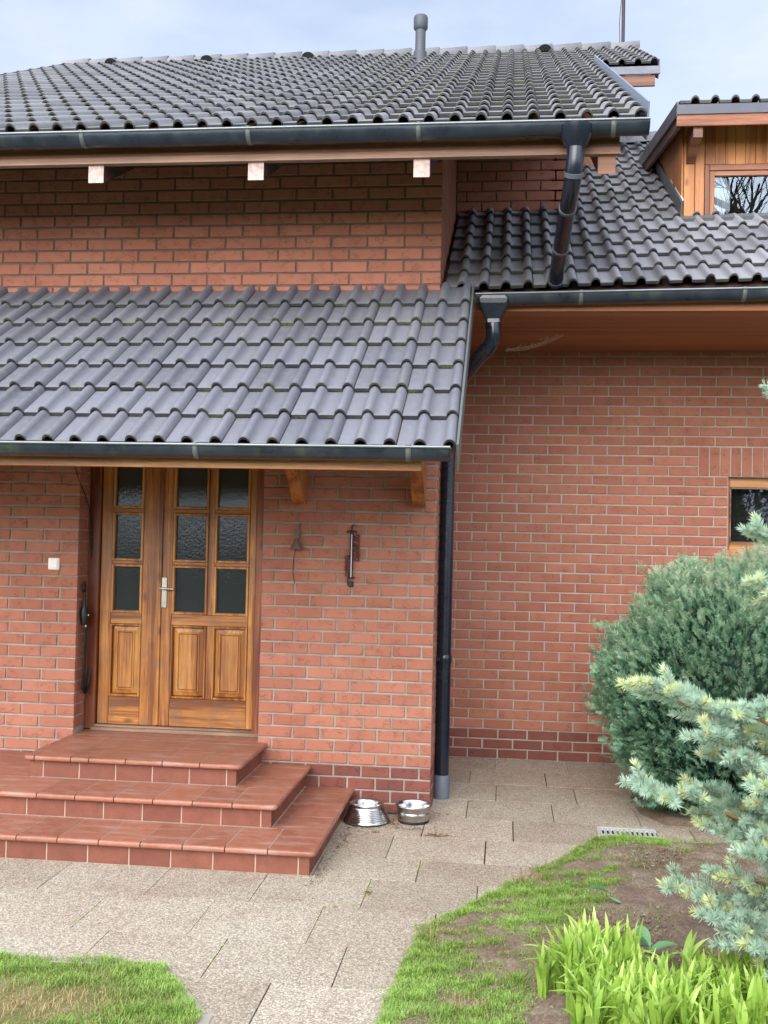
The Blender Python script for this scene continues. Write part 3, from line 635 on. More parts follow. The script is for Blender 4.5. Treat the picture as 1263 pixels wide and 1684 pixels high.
# --- upper wall above the wing roof
wu = MB(); r_ = []; z = 4.30; k = 0
while z < 5.75:
    js = [.215 + .25 * i + (.125 if k % 2 else 0) + random.uniform(-.004, .004) for i in range(-1, 5)]; r_ += course_fill(0, .97, z, z + .087, js, []); z += .087; k += 1
brick_mesh(wu, r_, lambda u, z, d: (u, YB - d, z))
wu.box((-.0, YB, 3.61), (.97, YB + .2, 5.75), 0); wu.build('wall', [M_mortarU, M_brick], house)
wg = MB(); r_ = []; z = 4.30; k = 0
while z < 7.3:
    a_l = YB + .01; a_r = 8.6 - (z - 4.3) * .3
    ymin = max(a_l, (z + .1 - 4.22) / .527 - 1.08)
    if ymin < a_r - .1: r_ += course_fill(ymin, a_r, z, z + .087, [YB + .25 * i + (.125 if k % 2 else 0) for i in range(1, 30)], [])
    z += .087; k += 1
brick_mesh(wg, r_, lambda u, z, d: (.97 + d, u, z))
wg.prism([(YB, 3.6), (9.5, 3.6), (9.5, 5.6), (5.3, 7.45), (YB, 5.70)], .80, .9698, 'yz', 0)
wg.build('wall', [M_mortar, M_brick], house)

# ---------------- roof tiles
def tile_profile(w=.30):
    P = []
    for h in range(2):
        o = h * w / 2
        for i in range(3): P.append((o + .082 * i / 2, .0))
        for i in range(1, 8):
            t = i / 8; x = o + .082 + t * (w / 2 - .082); P.append((x, (.037 * math.sin(math.pi * t) ** .62)))
    P.append((w, .0)); return P
TP = tile_profile()
def tile(mb, xf, L=.40, th=.025, w=.30):
    ds = random.uniform(-.0015, .0015); dv = random.uniform(-.003, .003); sk = random.uniform(-.004, .004); dz = random.uniform(-.0015, .002)
    P = TP; n = len(P); rows = []
    gap = .0016
    for (v, dzt, lo) in ((.035, 0, 1), (.0, 0, 1), (.0, -.005, 0), (.008, 0, 0), (L, -.0, 0)):
        row = []
        for i, (x, z) in enumerate(P):
            xx = min(max(x, gap), w - gap)
            zz_ = z + dzt - (th if lo else 0) + .0; 
            if lo and z > .003: zz_ = z - th * .75
            # lift of the nose falls to zero at the head
            lift = .035 * (1 - v / L) + .004
            row.append(xf(xx + ds + sk * v, v + dv, zz_ + lift + dz))
        rows.append(row)
    vs = [p for r in rows for p in r]; r = random.random()
    fs = []; 
    for k in (0,): fs += [(k * n + i, k * n + i + 1, (k + 1) * n + i + 1, (k + 1) * n + i) for i in range(n - 1)]
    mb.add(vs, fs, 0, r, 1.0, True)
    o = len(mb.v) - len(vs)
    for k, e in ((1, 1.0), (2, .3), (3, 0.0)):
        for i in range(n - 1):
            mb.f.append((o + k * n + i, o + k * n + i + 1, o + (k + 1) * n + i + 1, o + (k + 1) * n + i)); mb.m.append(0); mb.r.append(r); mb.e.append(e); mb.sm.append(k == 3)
def roof_xf(X0, Y0, Zb, alpha, tilt=0.0, step=.33):
    ca, sa = math.cos(alpha), math.sin(alpha)
    def mk(row, x):
        def f(u, v, h):
            s_ = row * step + v; X = X0 + x + u
            return (X, Y0 + s_ * ca - h * sa, Zb + s_ * sa + h * ca + tilt * (X - .25))
        return f
    return mk
def tiles(name, X0, cols, Y0, Zb, alpha, rows, step, mat, keep=lambda x, y, z: True, tilt=0, parent=None, edgecut=None):
    mb = MB(); mk = roof_xf(X0, Y0, Zb, alpha, tilt, step)
    for r in range(rows):
        for c in cols:
            x = X0 + c * .30; y = Y0 + (r + .5) * step * math.cos(alpha)
            if keep(x + .15, y, 0): tile(mb, mk(r, c * .30), L=step + .065)
    return mb.build(name, mat, parent or house, fixn=False)
A1 = math.radians(27.8)
# main roof
RZ = 4.238
TR = 22; ST = 7.21 / TR
ridgeY = -1.08 + 7.21 * math.cos(A1); ridgeZ = RZ + 7.21 * math.sin(A1)
XM = .175 - .039 + .0  # right end of a roll mouth phase
X0m = 1.225 - .30 * 21
main = tiles('roof', X0m, range(0, 21), -1.08, RZ, A1, TR, ST, M_tile, lambda x, y, z: not (-.70 < x < -.40 and 4.0 < y < 4.1))
ext = MB(); mk = roof_xf(1.225, -1.08, RZ, A1, 0, ST)
for r in range(14, TR):
    for c in range(0, 2):
        if r == 14 and c == 0: pass
        tile(ext, mk(r, c * .30 - .0), L=ST + .065)
ext.build('roof_extension', M_tile, main, fixn=False)
ca, sa = math.cos(A1), math.sin(A1)
def rp(x, s, h, a=A1, y0=-1.08, z0=RZ): return (x, y0 + s * math.cos(a) - h * math.sin(a), z0 + s * math.sin(a) + h * math.cos(a))
def slab_on(mb, x0, x1, s0, s1, h0, h1, mi=0, a=A1, y0=-1.08, z0=RZ):
    mb.box((x0, s0, h0), (x1, s1, h1), mi, xf=lambda v: rp(v[0], v[1], v[2], a, y0, z0))
    return mb
# sarking / soffit boards, back slope, verges
m_ = MB(); slab_on(m_, X0m + .03, 1.19, .02, 7.2, -.05, -.02); m_.build('roof_boards', M_soffit, main)
m_ = MB(); slab_on(m_, 1.19, 1.79, 14 * ST + .03, 7.2, -.05, -.02); m_.build('roof_boards', M_dark, main)
m_ = MB(); m_.add([(X0m, ridgeY, ridgeZ), (1.80, ridgeY, ridgeZ), (1.80, ridgeY + 5, ridgeZ - 2.6), (X0m, ridgeY + 5, ridgeZ - 2.6)], [(0, 1, 2, 3)]); m_.build('rear_slope', M_tile, main)
m_ = MB(); slab_on(m_, 1.226, 1.236, -.02, 14 * ST - .02, -.10, .105); m_.build('verge_trim', M_verge, main)
m_ = MB(); slab_on(m_, X0m - .012, X0m - .002, -.02, 7.2, -.10, .05); m_.build('verge_trim', M_sheet, main)
m_ = MB(); slab_on(m_, 1.828, 1.84, 14 * ST - .02, 7.2, -.12, .05)
m_.build('verge_trim', M_sheet, main)
m_ = MB(); mm = 14 * ST
m_.box((1.238, rp(0, mm, 0)[1] - .05, rp(0, mm, -.02)[2] - .085), (1.845, rp(0, mm, 0)[1] - .03, rp(0, mm, -.02)[2] - .012)); m_.build('eave_trim', M_sheet, main)
m_ = MB(); m_.box((1.238, rp(0, mm, 0)[1] - .03, rp(0, mm, -.02)[2] - .19), (1.80, rp(0, mm, 0)[1] + .0, rp(0, mm, -.02)[2] - .087)); m_.build('fascia_board', M_fascia, main)
# body of the rear block under the extension
m_ = MB(); m_.prism([(3.25, 3.7), (7.0, 3.7), (7.0, 6.6), (5.3, 7.3), (3.25, 6.12)], .975, 1.45, 'yz', 0); m_.build('wall', M_fascia, house)
# ridge tiles
m_ = MB(); x = X0m - .02; 
while x < 1.80:
    L_ = .333; n = 10; vs = []
    for k, (xx, rr, dz) in enumerate(((x, .080, -.012), (x + L_ + .02, .090, .0), (x + L_ + .02, .076, .0))):
        for i in range(n + 1):
            t = math.pi * (-.12 + 1.24 * i / n); vs.append((xx, ridgeY + math.cos(t) * rr * 1.15, ridgeZ + .012 + dz + math.sin(t) * rr))
    fs = [(k * (n + 1) + i, k * (n + 1) + i + 1, (k + 1) * (n + 1) + i + 1, (k + 1) * (n + 1) + i) for k in range(2) for i in range(n)]
    m_.add(vs, fs, 0, smooth=True); x += L_
m_.build('ridge_tiles', M_tile, main)
# arched vent tiles below the ridge
for xv in (-4.33, -3.15, -1.93, .82, 2.9):
    if xv > 1.2: continue
    v = MB(); s0 = 7.21 - .42; vs = []; n = 9
    for k, (s_, r_) in enumerate(((s0, .075), (s0 + .3, .03))):
        for i in range(n + 1):
            t = math.pi * i / n; vs.append(rp(xv + math.cos(t) * r_ * 1.1, s_, .04 + math.sin(t) * r_))
    v.add(vs, [(i, i + 1, n + 2 + i, n + 1 + i) for i in range(n)], 0, smooth=True)
    v.add([vs[i] for i in range(n + 1)], [tuple(range(n + 1))], 1); v.build('vent_tile', [M_tile, M_black], main)
# flue pipe and mast
vx, vs_ = -.545, 5.95; b0 = Vector(rp(vx, vs_, 0))
m_ = MB(); m_.tube([b0 - Vector((0, 0, .1)), b0 + Vector((0, 0, .12))], .072, 20); m_.tube([b0 + Vector((0, 0, .12)), b0 + Vector((0, 0, .40))], .056, 20); m_.tube([b0 + Vector((0, 0, .36)), b0 + Vector((0, 0, .385)), b0 + Vector((0, 0, .50)), b0 + Vector((0, 0, .515))], [.06, .078, .078, .07], 20)
m_.build('flue_pipe', M_flue, main)
m_ = MB(); m_.tube([(1.76, ridgeY + .25, ridgeZ - .4), (1.76, ridgeY + .25, ridgeZ + 2.2)], .020, 10); m_.tube([(1.725, ridgeY + .25, ridgeZ + .1), (1.715, ridgeY + .25, ridgeZ + .45), (1.745, ridgeY + .25, ridgeZ + .9), (1.735, ridgeY + .24, ridgeZ + 1.5)], .004, 6)
m_.build('antenna_mast', M_iron, main)
# fascia under the main eave + light strip, rafters
m_ = MB(); m_.box((X0m, -1.02, 4.085), (1.085, -.995, 4.27)); m_.build('fascia_board', M_fascia, main)
m_ = MB(); m_.box((X0m, -1.032, 4.072), (1.088, -.985, 4.0845)); m_.box((X0m, -1.027, 4.087), (1.087, -1.0205, 4.112)); m_.build('fascia_strip', M_strip, main)
def rafter(xc, w=.095, mat=M_dark, sc=1.0):
    r_ = MB(); a = A1; zt = lambda y: RZ + (y + 1.08) * math.tan(a) - .065
    y0 = -1.00; z_end0, z_end1 = 3.965, 4.0715
    poly = [(y0, z_end0), (1.0, zt(1.0) - .135), (1.0, zt(1.0)), (-.97, zt(-.97)), (-.97, z_end1), (y0, z_end1)]
    poly[1] = (1.0, z_end0 + 2.0 * math.tan(a))
    r_.prism(poly, xc - w / 2, xc + w / 2, 'yz', 0)
    r_.bbox((xc - w / 2 - .0005, y0 - .006, z_end0 - .0005), (xc + w / 2 + .0005, y0 - .0005, z_end1 + .0002), .001, 1)
    return r_.build('rafter', [mat, M_end], main)
for xc in (-4.08, -3.05, -2.045, -1.05, -.055): rafter(xc)
m_ = MB(); zt = lambda y: RZ + (y + 1.08) * math.tan(A1) - .065
m_.prism([(-1.0, 3.965), (1.87, 3.965 + 2.87 * math.tan(A1)), (1.87, zt(1.87)), (-.97, zt(-.97)), (-.97, 4.0715), (-1.0, 4.0715)], .965, 1.065, 'yz', 0); m_.build('rafter', M_fascia, main)
# ---------------- half-round gutters
def gutter(name, x0, x1, yc, zt, r=.072, brackets=(), tilt=0.0, parent=house, both=True):
    g_ = MB(); n = 12; prof = []
    for i in range(n + 1):
        t = math.pi + math.pi * i / n; prof.append((yc + r * math.cos(t), zt + r * math.sin(t)))
    inner = [(yc + (r - .004) * math.cos(math.pi + math.pi * i / n), zt + (r - .004) * math.sin(math.pi + math.pi * i / n)) for i in range(n + 1)]
    vs = []; 
    for x in (x0, x1):
        tz = tilt * (x - .25)
        vs += [(x, p[0], p[1] + tz) for p in prof] + [(x, p[0], p[1] + tz) for p in inner]
    k = 2 * (n + 1); fs = []
    for i in range(n): fs += [(i, i + 1, k + i + 1, k + i), (n + 1 + i, k + n + 1 + i, k + n + 2 + i, n + 2 + i)]
    g_.add(vs, fs, 0, smooth=True)
    for xi, x in ((0, x0), (1, x1)):
        tz = tilt * (x - .25); g_.add([(x, p[0], p[1] + tz) for p in prof], [tuple(range(n + 1))], 0)
    o = g_.build(name, M_gut, parent)
    l_ = MB(); l_.tube([(x0, yc - r - .002, zt + tilt * (x0 - .25)), (x1, yc - r - .002, zt + tilt * (x1 - .25))], .0075, 10); l_.tube([(x0, yc + r, zt + .006 + tilt * (x0 - .25)), (x1, yc + r, zt + .006 + tilt * (x1 - .25))], .004, 6); l_.build('gutter_lip', M_lip, o)
    for bx in brackets:
        b_ = MB(); vs = []; tz = tilt * (bx - .25)
        for x in (bx - .0135, bx + .0135):
            for i in range(n + 1):
                t = math.pi + math.pi * i / n; vs.append((x, yc + (r + .004) * math.cos(t), zt + tz + (r + .004) * math.sin(t)))
            vs += [(x, yc - r - .014, zt + tz + .008), (x, yc - r + .004, zt + tz + .012)][::1]
        k = n + 3; fs = [(i, i + 1, k + i + 1, k + i) for i in range(n)]
        fs += [(0, n + 1, k + n + 1, k), (n + 1, n + 2, k + n + 2, k + n + 1)]
        b_.add(vs, fs, 0, smooth=True); bo = b_.build('bracket', M_lip if name == 'x' else M_flash, o); md = bo.modifiers.new('t', 'SOLIDIFY'); md.thickness = .003
    return o
gutter('gutter', X0m, 1.233, -1.128, 4.205, .068, (-3.06, -2.066, -1.058, -.062, 1.034))
# fix: gutter bottom outlet + downpipe over the wing roof
gm = None
dp = MB(); P0 = Vector((.83, -1.13, 4.15))
dp.tube([P0 + Vector((0, 0, .03)), P0 + Vector((0, -.005, -.03)), P0 + Vector((0, 0, -.075))], [.105, .085, .05], 20)
dp.build('gutter_outlet', M_pipe, house)
dp = MB(); pts = [P0 + Vector((0, 0, -.06)), P0 + Vector((-.003, .0, -.13)), Vector((.822, -1.125, 3.955)), Vector((.818, -1.09, 3.90)), Vector((.812, -1.03, 3.862)), Vector((.805, -.90, 3.818)), Vector((.775, .02, 3.585))]
dpo = None
dp.tube(pts, .049, 20); dpo = dp.build('downpipe', M_pipe, house)
rg = MB()
for c, d in ((Vector((.8205, -1.115, 3.925)), Vector((-.004, .035, -.055))), (Vector((.8035, -.87, 3.810)), pts[-1] - pts[-2]), (Vector((.789, -.42, 3.697)), pts[-1] - pts[-2]), (Vector((.7765, -.02, 3.595)), pts[-1] - pts[-2])):
    d = d.normalized() * .012; rg = MB(); rg.tube([c - d, c + d], .0535, 20); rg.build('pipe_ring', M_sheet, dpo)
# ---------------- porch canopy
AC = math.radians(34); SC = .319; ZC = 2.282
canopy = tiles('porch_roof', .222 - .30 * 16, range(0, 16), -1.85, ZC, AC, 7, SC, M_tileC)
m_ = MB(); m_.box((-4.5, .02, -.05), (.20, 2.2, -.018), xf=lambda v: rp(v[0], v[1], v[2], AC, -1.85, ZC)); m_.build('roof_boards', M_brace, canopy)
m_ = MB(); m_.box((.2235, -.02, -.085), (.2355, 2.235, .05), xf=lambda v: rp(v[0], v[1], v[2], AC, -1.85, ZC)); m_.build('verge_trim', M_flash, canopy)
m_ = MB(); m_.box((-4.5, -1.82, 2.185), (.045, -1.765, 2.27)); m_.build('beam', M_beam, canopy)
for xb in (-.93, -.108, -3.4):
    m_ = MB(); wv = .042
    pol = [(0.0, 2.062), (-.06, 2.062), (-.62, 2.50), (-.62, 2.64), (-.50, 2.70), (0.0, 2.26)]
    m_.prism(pol, xb - wv, xb + wv, 'yz'); m_.build('brace', M_brace, canopy)
m_ = MB(); m_.prism([(-1.80, 2.20), (0, 3.42), (0, 3.51), (-1.80, 2.30)], -.15, -.065, 'yz'); m_.build('rafter', M_brace, canopy)
gutter('gutter', -4.5, .198, -1.905, 2.292, .066, (-2.2, -1.09, -.009), parent=canopy)
# mortar flaunching strip where canopy meets wall
# ---------------- wing roof
AW = math.radians(30.7); SW = .335; ZW = 3.535; TW = .026
wing = tiles('wing_roof', .03, range(0, 17), .05, ZW, AW, 15, SW, M_tileB, lambda x, y, z: (y < 1.95 or x > .98) and not (x > 1.98 and 1.45 < y < 3.6), TW)
def rw(v): p = rp(v[0], v[1], v[2], AW, .05, ZW); return (p[0], p[1], p[2] + TW * (p[0] - .25))
m_ = MB(); m_.box((.02, .02, -.05), (5.0, 2.1, -.02), xf=rw); m_.box((.975, 2.1, -.05), (5.0, 5.05, -.02), xf=rw); m_.build('roof_boards', M_dark, wing)
rY = .05 + 15 * SW * math.cos(AW); rZ = ZW + 15 * SW * math.sin(AW)
m_ = MB(); x = .98
while x < 5.0:
    n = 8; vs = []; dz = TW * (x - .25)
    for k, (xx, rr, d_) in enumerate(((x, .085, -.004), (x + .36, .105, .014), (x + .36, .086, .014))):
        for i in range(n + 1): t = math.pi * (-.1 + 1.2 * i / n); vs.append((xx, rY + math.cos(t) * rr * 1.15, rZ + .02 + d_ + dz + math.sin(t) * rr))
    m_.add(vs, [(k * (n + 1) + i, k * (n + 1) + i + 1, (k + 1) * (n + 1) + i + 1, (k + 1) * (n + 1) + i) for k in range(2) for i in range(n)], 0, smooth=True); x += .333
m_.build('ridge_tiles', M_tileB, wing)
gutter('gutter', .245, 5.0, -.022, 3.487, .07, (.944, 1.994, 3.05), TW * .6, wing)
m_ = MB(); m_.box((.012, .055, 3.40), (5.0, .08, 3.50)); m_.box((.012, .081, 3.44), (5.0, YB - .008, 3.47)); m_.build('soffit', M_soffit, wing)
# hopper + second downpipe
m_ = MB(); xs, ys_ = .366, -.022
ring = lambda z, w_, d_: [(xs - w_, ys_ - d_, z), (xs + w_, ys_ - d_, z), (xs + w_, ys_ + d_, z), (xs - w_, ys_ + d_, z)]
R4 = [ring(3.475, .088, .082), ring(3.455, .105, .084), ring(3.425, .098, .08), ring(3.325, .05, .05), ring(3.30, .05, .05)]
vs = [p for r in R4 for p in r]
m_.add(vs, [(k * 4 + i, k * 4 + (i + 1) % 4, k * 4 + 4 + (i + 1) % 4, k * 4 + 4 + i) for k in range(4) for i in range(4)], 0)
hp = m_.build('gutter_hopper', M_pipe, house); md = hp.modifiers.new('b', 'BEVEL'); md.width = .012; md.segments = 2
m_ = MB(); pts2 = [Vector((xs, ys_, 3.32)), Vector((xs + .004, ys_ + .0, 3.24)), Vector((xs, ys_ + .01, 3.19)), Vector((xs - .025, ys_ + .035, 3.145)), Vector((xs - .075, ys_ + .08, 3.105)), Vector((.10, .36, 2.93)), Vector((.068, .405, 2.87)), Vector((.060, .42, 2.78)), Vector((.057, .42, 2.0)), Vector((.055, .42, .16))]
m_.tube(pts2, .050, 20); dp2 = m_.build('downpipe', M_pipe, house)
m_ = MB(); m_.tube([(.055, .42, -.01), (.055, .42, .16), (.055, .42, .166)], [.0565, .0565, .052], 20); m_.build('pipe_sleeve', M_sleeve, dp2)
m_ = MB(); m_.tube([(.056, .42, .955), (.056, .42, .962), (.056, .42, 1.01), (.056, .42, 1.017)], [.052, .0555, .0555, .052], 20); m_.box((.004, .355, .975), (.03, .375, 1.0)); m_.build('pipe_clamp', M_pipe, dp2)
m_ = MB()
for c, d in ((Vector((xs - .05, ys_ + .058, 3.125)), Vector((-.05, .045, -.04))), (Vector((xs, ys_, 3.285)), Vector((0, 0, 1)))): d = d.normalized() * .012; m_ = MB(); m_.tube([c - d, c + d], .054, 20); m_.build('pipe_ring', M_pipe, dp2)

# ---------------- front door
DY = .20
fr = MB(); fr.bbox((-2.505, DY - .03, .43), (-2.425, DY + .08, 2.5), .004); fr.bbox((-1.275, DY - .03, .43), (-1.19, DY + .08, 2.5), .004); fr.bbox((-2.425, DY - .03, 2.42), (-1.275, DY + .08, 2.5), .004)
fro = fr.build('door_frame', M_frame, house)
th = MB(); th.bbox((-2.45, DY - .045, .42), (-1.2, DY + .08, .445), .004); th.bbox((-2.43, DY - .03, .446), (-1.27, DY + .05, .462), .003); th.build('threshold', M_thresh, fro)
def leaf(x0, x1, cols, name):
    """cols: list of pane column (a,b)"""
    zb_, zt_ = .465, 2.42; lf = MB(); V_ = []; y0, y1 = DY, DY + .045
    rails = [(.465, .665), (1.185, 1.262), (1.612, 1.636), (1.985, 2.015), (2.34, 2.42)]
    xs_ = [x0] + [v for c in cols for v in c] + [x1]
    stiles = [(xs_[i], xs_[i + 1]) for i in range(0, len(xs_), 2)]
    for k, (a, b) in enumerate(stiles):
        if k in (0, len(stiles) - 1): lf.bbox((a + .0005, y0, zb_), (b - .0005, y1, zt_), .003, 0)
        else:
            for (q0, q1) in ((.665, 1.185), (1.262, 2.34)): lf.bbox((a + .0005, y0 + .0005, q0), (b - .0005, y1, q1), .003, 0)
    for (a, b) in (rails[0], rails[1], rails[-1]): lf.bbox((cols[0][0] + .0003, y0 + .002, a), (cols[-1][1] - .0003, y1, b), .003, 1)
    for c in cols:
        for (a, b) in rails[2:4]: lf.bbox((c[0] + .0003, y0 + .002, a), (c[1] - .0003, y1, b), .003, 1)
    o = lf.build('door', [M_doorV, M_doorH], house)
    for c in cols:
        zz2 = [(1.262, 1.612), (1.636, 1.985), (2.015, 2.34)]
        for (a, b) in zz2:
            p = MB(); t = .018
            p.bbox((c[0], y0 - .008, a), (c[0] + t, y1, b), .004, 0); p.bbox((c[1] - t, y0 - .008, a), (c[1], y1, b), .004, 0)
            p.bbox((c[0] + t, y0 - .008, a), (c[1] - t, y1, a + t), .004, 0); p.bbox((c[0] + t, y0 - .008, b - t), (c[1] - t, y1, b), .004, 0); p.build('glazing_bead', M_doorP, o)
            p = MB(); p.box((c[0] + t, y0 + .022, a + t), (c[1] - t, y0 + .028, b - t)); p.build('pane', M_paneD, o)
        a, b = .665, 1.185; p = MB(); t = .016
        p.bbox((c[0], y0 - .010, a), (c[0] + t, y1 - .01, b), .004, 1); p.bbox((c[1] - t, y0 - .010, a), (c[1], y1 - .01, b), .004, 1)
        p.bbox((c[0] + t, y0 - .010, a), (c[1] - t, y1 - .01, a + t), .004, 1); p.bbox((c[0] + t, y0 - .010, b - t), (c[1] - t, y1 - .01, b), .004, 1)
        X0, X1, Za, Zb_ = c[0] + t + .004, c[1] - t - .004, a + t + .004, b - t - .004; i1 = .030; i2 = .038
        def rr(i, y): return [(X0 + i, y, Za + i), (X1 - i, y, Za + i), (X1 - i, y, Zb_ - i), (X0 + i, y, Zb_ - i)]
        vs = rr(-.004, y0 + .030) + rr(0, y0 + .020) + rr(i1, y0 + .011) + rr(i1, y0 + .001) + rr(i2, y0 + .001) + rr(i2 + .003, y0 + .009) + rr(i2 + .009, y0 + .001)
        fs = []
        for k in range(6): fs += [(k * 4 + i, k * 4 + (i + 1) % 4, k * 4 + 4 + (i + 1) % 4, k * 4 + 4 + i) for i in range(4)]
        fs.append((24, 25, 26, 27)); p.add(vs, fs, 0); p.build('panel', [M_doorP, M_doorV], o)
    return o
lf1 = leaf(-2.42, -1.975, [(-2.338, -2.108)], 'door')
lf2 = leaf(-1.965, -1.28, [(-1.888, -1.628), (-1.582, -1.328)], 'door')
lf1['label'] = 'narrow fixed door leaf with one column of panes'; lf2['label'] = 'wide door leaf with two columns of panes and lever handle'
m_ = MB(); m_.bbox((-1.985, DY - .012, .47), (-1.963, DY + .001, 2.40), .004); m_.build('cover_strip', M_doorV, lf1)
hd = MB(); hd.bbox((-1.962, DY - .010, 1.308), (-1.922, DY + .0, 1.525), .003); ho = hd.build('handle', M_handle, lf2)
hd.v = hd.v
h2 = MB(); h2.tube([(-1.945, DY - .008, 1.447), (-1.945, DY - .05, 1.447)], .010, 12); h2.tube([(-1.965, DY - .052, 1.449), (-1.95, DY - .054, 1.447), (-1.86, DY - .050, 1.444)], [.0085, .009, .0085], 12)
h2.build('lever', M_handle, lf2); h2 = MB(); h2.tube([(-1.943, DY - .009, 1.355), (-1.943, DY - .016, 1.355)], .010, 12); h2.build('lock_cylinder', M_handle, lf2)
m_ = MB(); m_.box((-2.51, DY + .09, .42), (-1.19, DY + .1, 2.52)); m_.build('door_backing', M_black, house)
# ---------------- wing window
m_ = MB(); wy = YB + .055; Zw0, Zw1 = WIN[2], WIN[3]
m_.bbox((WIN[0] + .002, wy, Zw0), (WIN[0] + .025, wy + .06, Zw1), .003, 0); m_.bbox((WIN[0] + .025, wy, Zw1 - .085), (WIN[1], wy + .06, Zw1), .003, 1); m_.bbox((WIN[0] + .025, wy, Zw0), (WIN[1], wy + .06, Zw0 + .075), .003, 1); m_.bbox((WIN[0] + .0, wy - .04, Zw0 - .0), (WIN[1], wy, Zw0 + .055), .003, 1)
m_.bbox((3.30, wy, Zw0 + .075), (WIN[1], wy + .06, Zw1 - .085), .003, 0); wo = m_.build('window', [M_doorV, M_beam], house)
m_ = MB(); x0, x1, z0, z1 = WIN[0] + .028, 3.30, Zw0 + .12, Zw1 - .088
for a, b in (((x0, z0), (x0 + .008, z1)), ((x0, z0), (x1, z0 + .008)), ((x0, z1 - .008), (x1, z1))): m_.box((a[0], wy - .006, a[1]), (b[0], wy + .01, b[1]))
m_.build('glazing_bead', M_strip, wo)
m_ = MB(); m_.box((x0 + .008, wy + .004, z0 + .008), (x1, wy + .008, z1 - .008)); m_.build('pane', M_paneB, wo)
m_ = MB(); m_.box((x0 + .0, wy, Zw0 + .075), (x1, wy + .02, z0)); m_.build('frame', M_beam, wo)
m_ = MB(); m_.box((WIN[0], YB + .21, WIN[2] - .1), (WIN[1] + .1, YB + .8, WIN[3] + .1)); m_.build('room_backing', M_room, wo)
# ---------------- dormer
dm = MB(); YD = 1.5; XD = 1.845
zr = lambda y: rw((2.0, (y - .05) / math.cos(AW), 0))[2]
AD = math.radians(10); ZD0 = 5.135
droof = lambda y: ZD0 + .06 + (y - 1.1) * math.tan(AD)
# front cladding
dmo = MB()
bx = XD
fw = [(XD, 1.93), (1.932, 2.008)]
for a, b in fw: dmo.bbox((a, YD - .022, 4.40), (b - .002, YD, 5.33), .003)
x = 2.01
while x < 3.9: dmo.bbox((x, YD - .018, 4.885), (x + .077, YD - .001, 5.33), .003); x += .0785
dmo.box((XD + .01, YD + .0, 4.2), (2.005, YD + .05, 5.3)); dmo.box((2.005, YD, 4.86), (3.95, YD + .05, 5.3))
dmo.bbox((3.4, YD - .02, 4.40), (3.95, YD, 4.884), .003)
y = YD + .001
while y < 4.0: dmo.bbox((XD - .018, y, 4.0), (XD, y + .083, droof(y) - .0), .003); y += .085
dmo.box((XD, YD + .05, 4.1), (XD + .04, 4.0, 5.2))
do = dmo.build('dormer', M_clad, house)
m_ = MB(); yF = YD - .03
m_.bbox((2.008, yF, 4.43), (2.045, yF + .05, 4.88), .003, 2); m_.bbox((2.046, yF, 4.835), (3.4, yF + .05, 4.88), .003, 1)
m_.bbox((2.047, yF + .01, 4.43), (2.085, yF + .05, 4.832), .003, 0); m_.bbox((2.085, yF + .01, 4.795), (3.35, yF + .05, 4.832), .003, 1); m_.bbox((2.085, yF + .01, 4.43), (3.35, yF + .05, 4.462), .003, 1); m_.bbox((3.35, yF + .01, 4.43), (3.4, yF + .05, 4.832), .003, 0)
dwo = m_.build('window_frame', [M_clad, M_cladR, M_frame], do)
m_ = MB(); m_.box((2.086, yF + .034, 4.463), (3.349, yF + .038, 4.794)); m_.build('pane', M_paneW, do)
m_ = MB(); m_.box((2.0, YD + .3, 4.3), (3.8, YD + .32, 5.1)); m_.box((2.0, YD + .06, 4.3), (3.8, YD + .3, 4.32)); m_.build('room_backing', M_room, do)
m_ = MB(); n = 26; vs = []
for i in range(n + 1):
    x = 2.095 + .13 * i / n; yy = YD + .08 + .012 * math.sin(i * 1.9)
    vs += [(x, yy, 4.545 - .03 * math.sin(math.pi * i / n) + .012 * math.sin(i * 1.7)), (x, yy, 4.8)]
m_.add(vs, [(2 * i, 2 * i + 2, 2 * i + 3, 2 * i + 1) for i in range(n)], 0, smooth=True); m_.build('curtain', M_curt, do)
# dormer roof
dr_ = MB()
def rd(v): p = rp(v[0], v[1], v[2], AD, 1.09, ZD0 + .075); return p
for r in range(0, 10):
    for c in range(0, 8):
        def f(u, v, h, r=r, c=c): return rd((1.745 + c * .30 + u, r * .32 + v, h))
        tile(dr_, f, L=.38)
dro = dr_.build('roof', M_tileB, do, fixn=False)
m_ = MB(); m_.box((1.738, .0, -.03), (4.1, 3.2, -.008), xf=rd); m_.build('roof_boards', M_fascia, dro)
m_ = MB(); m_.box((1.725, -.005, -.065), (4.1, .008, .006), xf=rd); m_.box((1.722, .005, -.075), (1.737, 3.0, .030), xf=rd); m_.build('verge_trim', M_sheet, dro)
m_ = MB(); m_.box((1.728, .008, -.150), (4.1, .035, -.066), xf=rd); m_.build('fascia_board', M_cladR, dro)
m_ = MB(); m_.box((1.739, .036, -.16), (1.765, 2.9, -.031), xf=rd); m_.build('verge_board', M_dark, dro)
m_ = MB(); m_.prism([(1.16, 4.985), (1.16, 5.065), (1.52, 5.13), (1.52, 4.87), (1.30, 4.97)], 1.86, 1.93, 'yz', 0); m_.bbox((1.8595, 1.153, 4.984), (1.9305, 1.1595, 5.066), .001, 1); m_.build('rafter', [M_fascia, M_strip], dro)
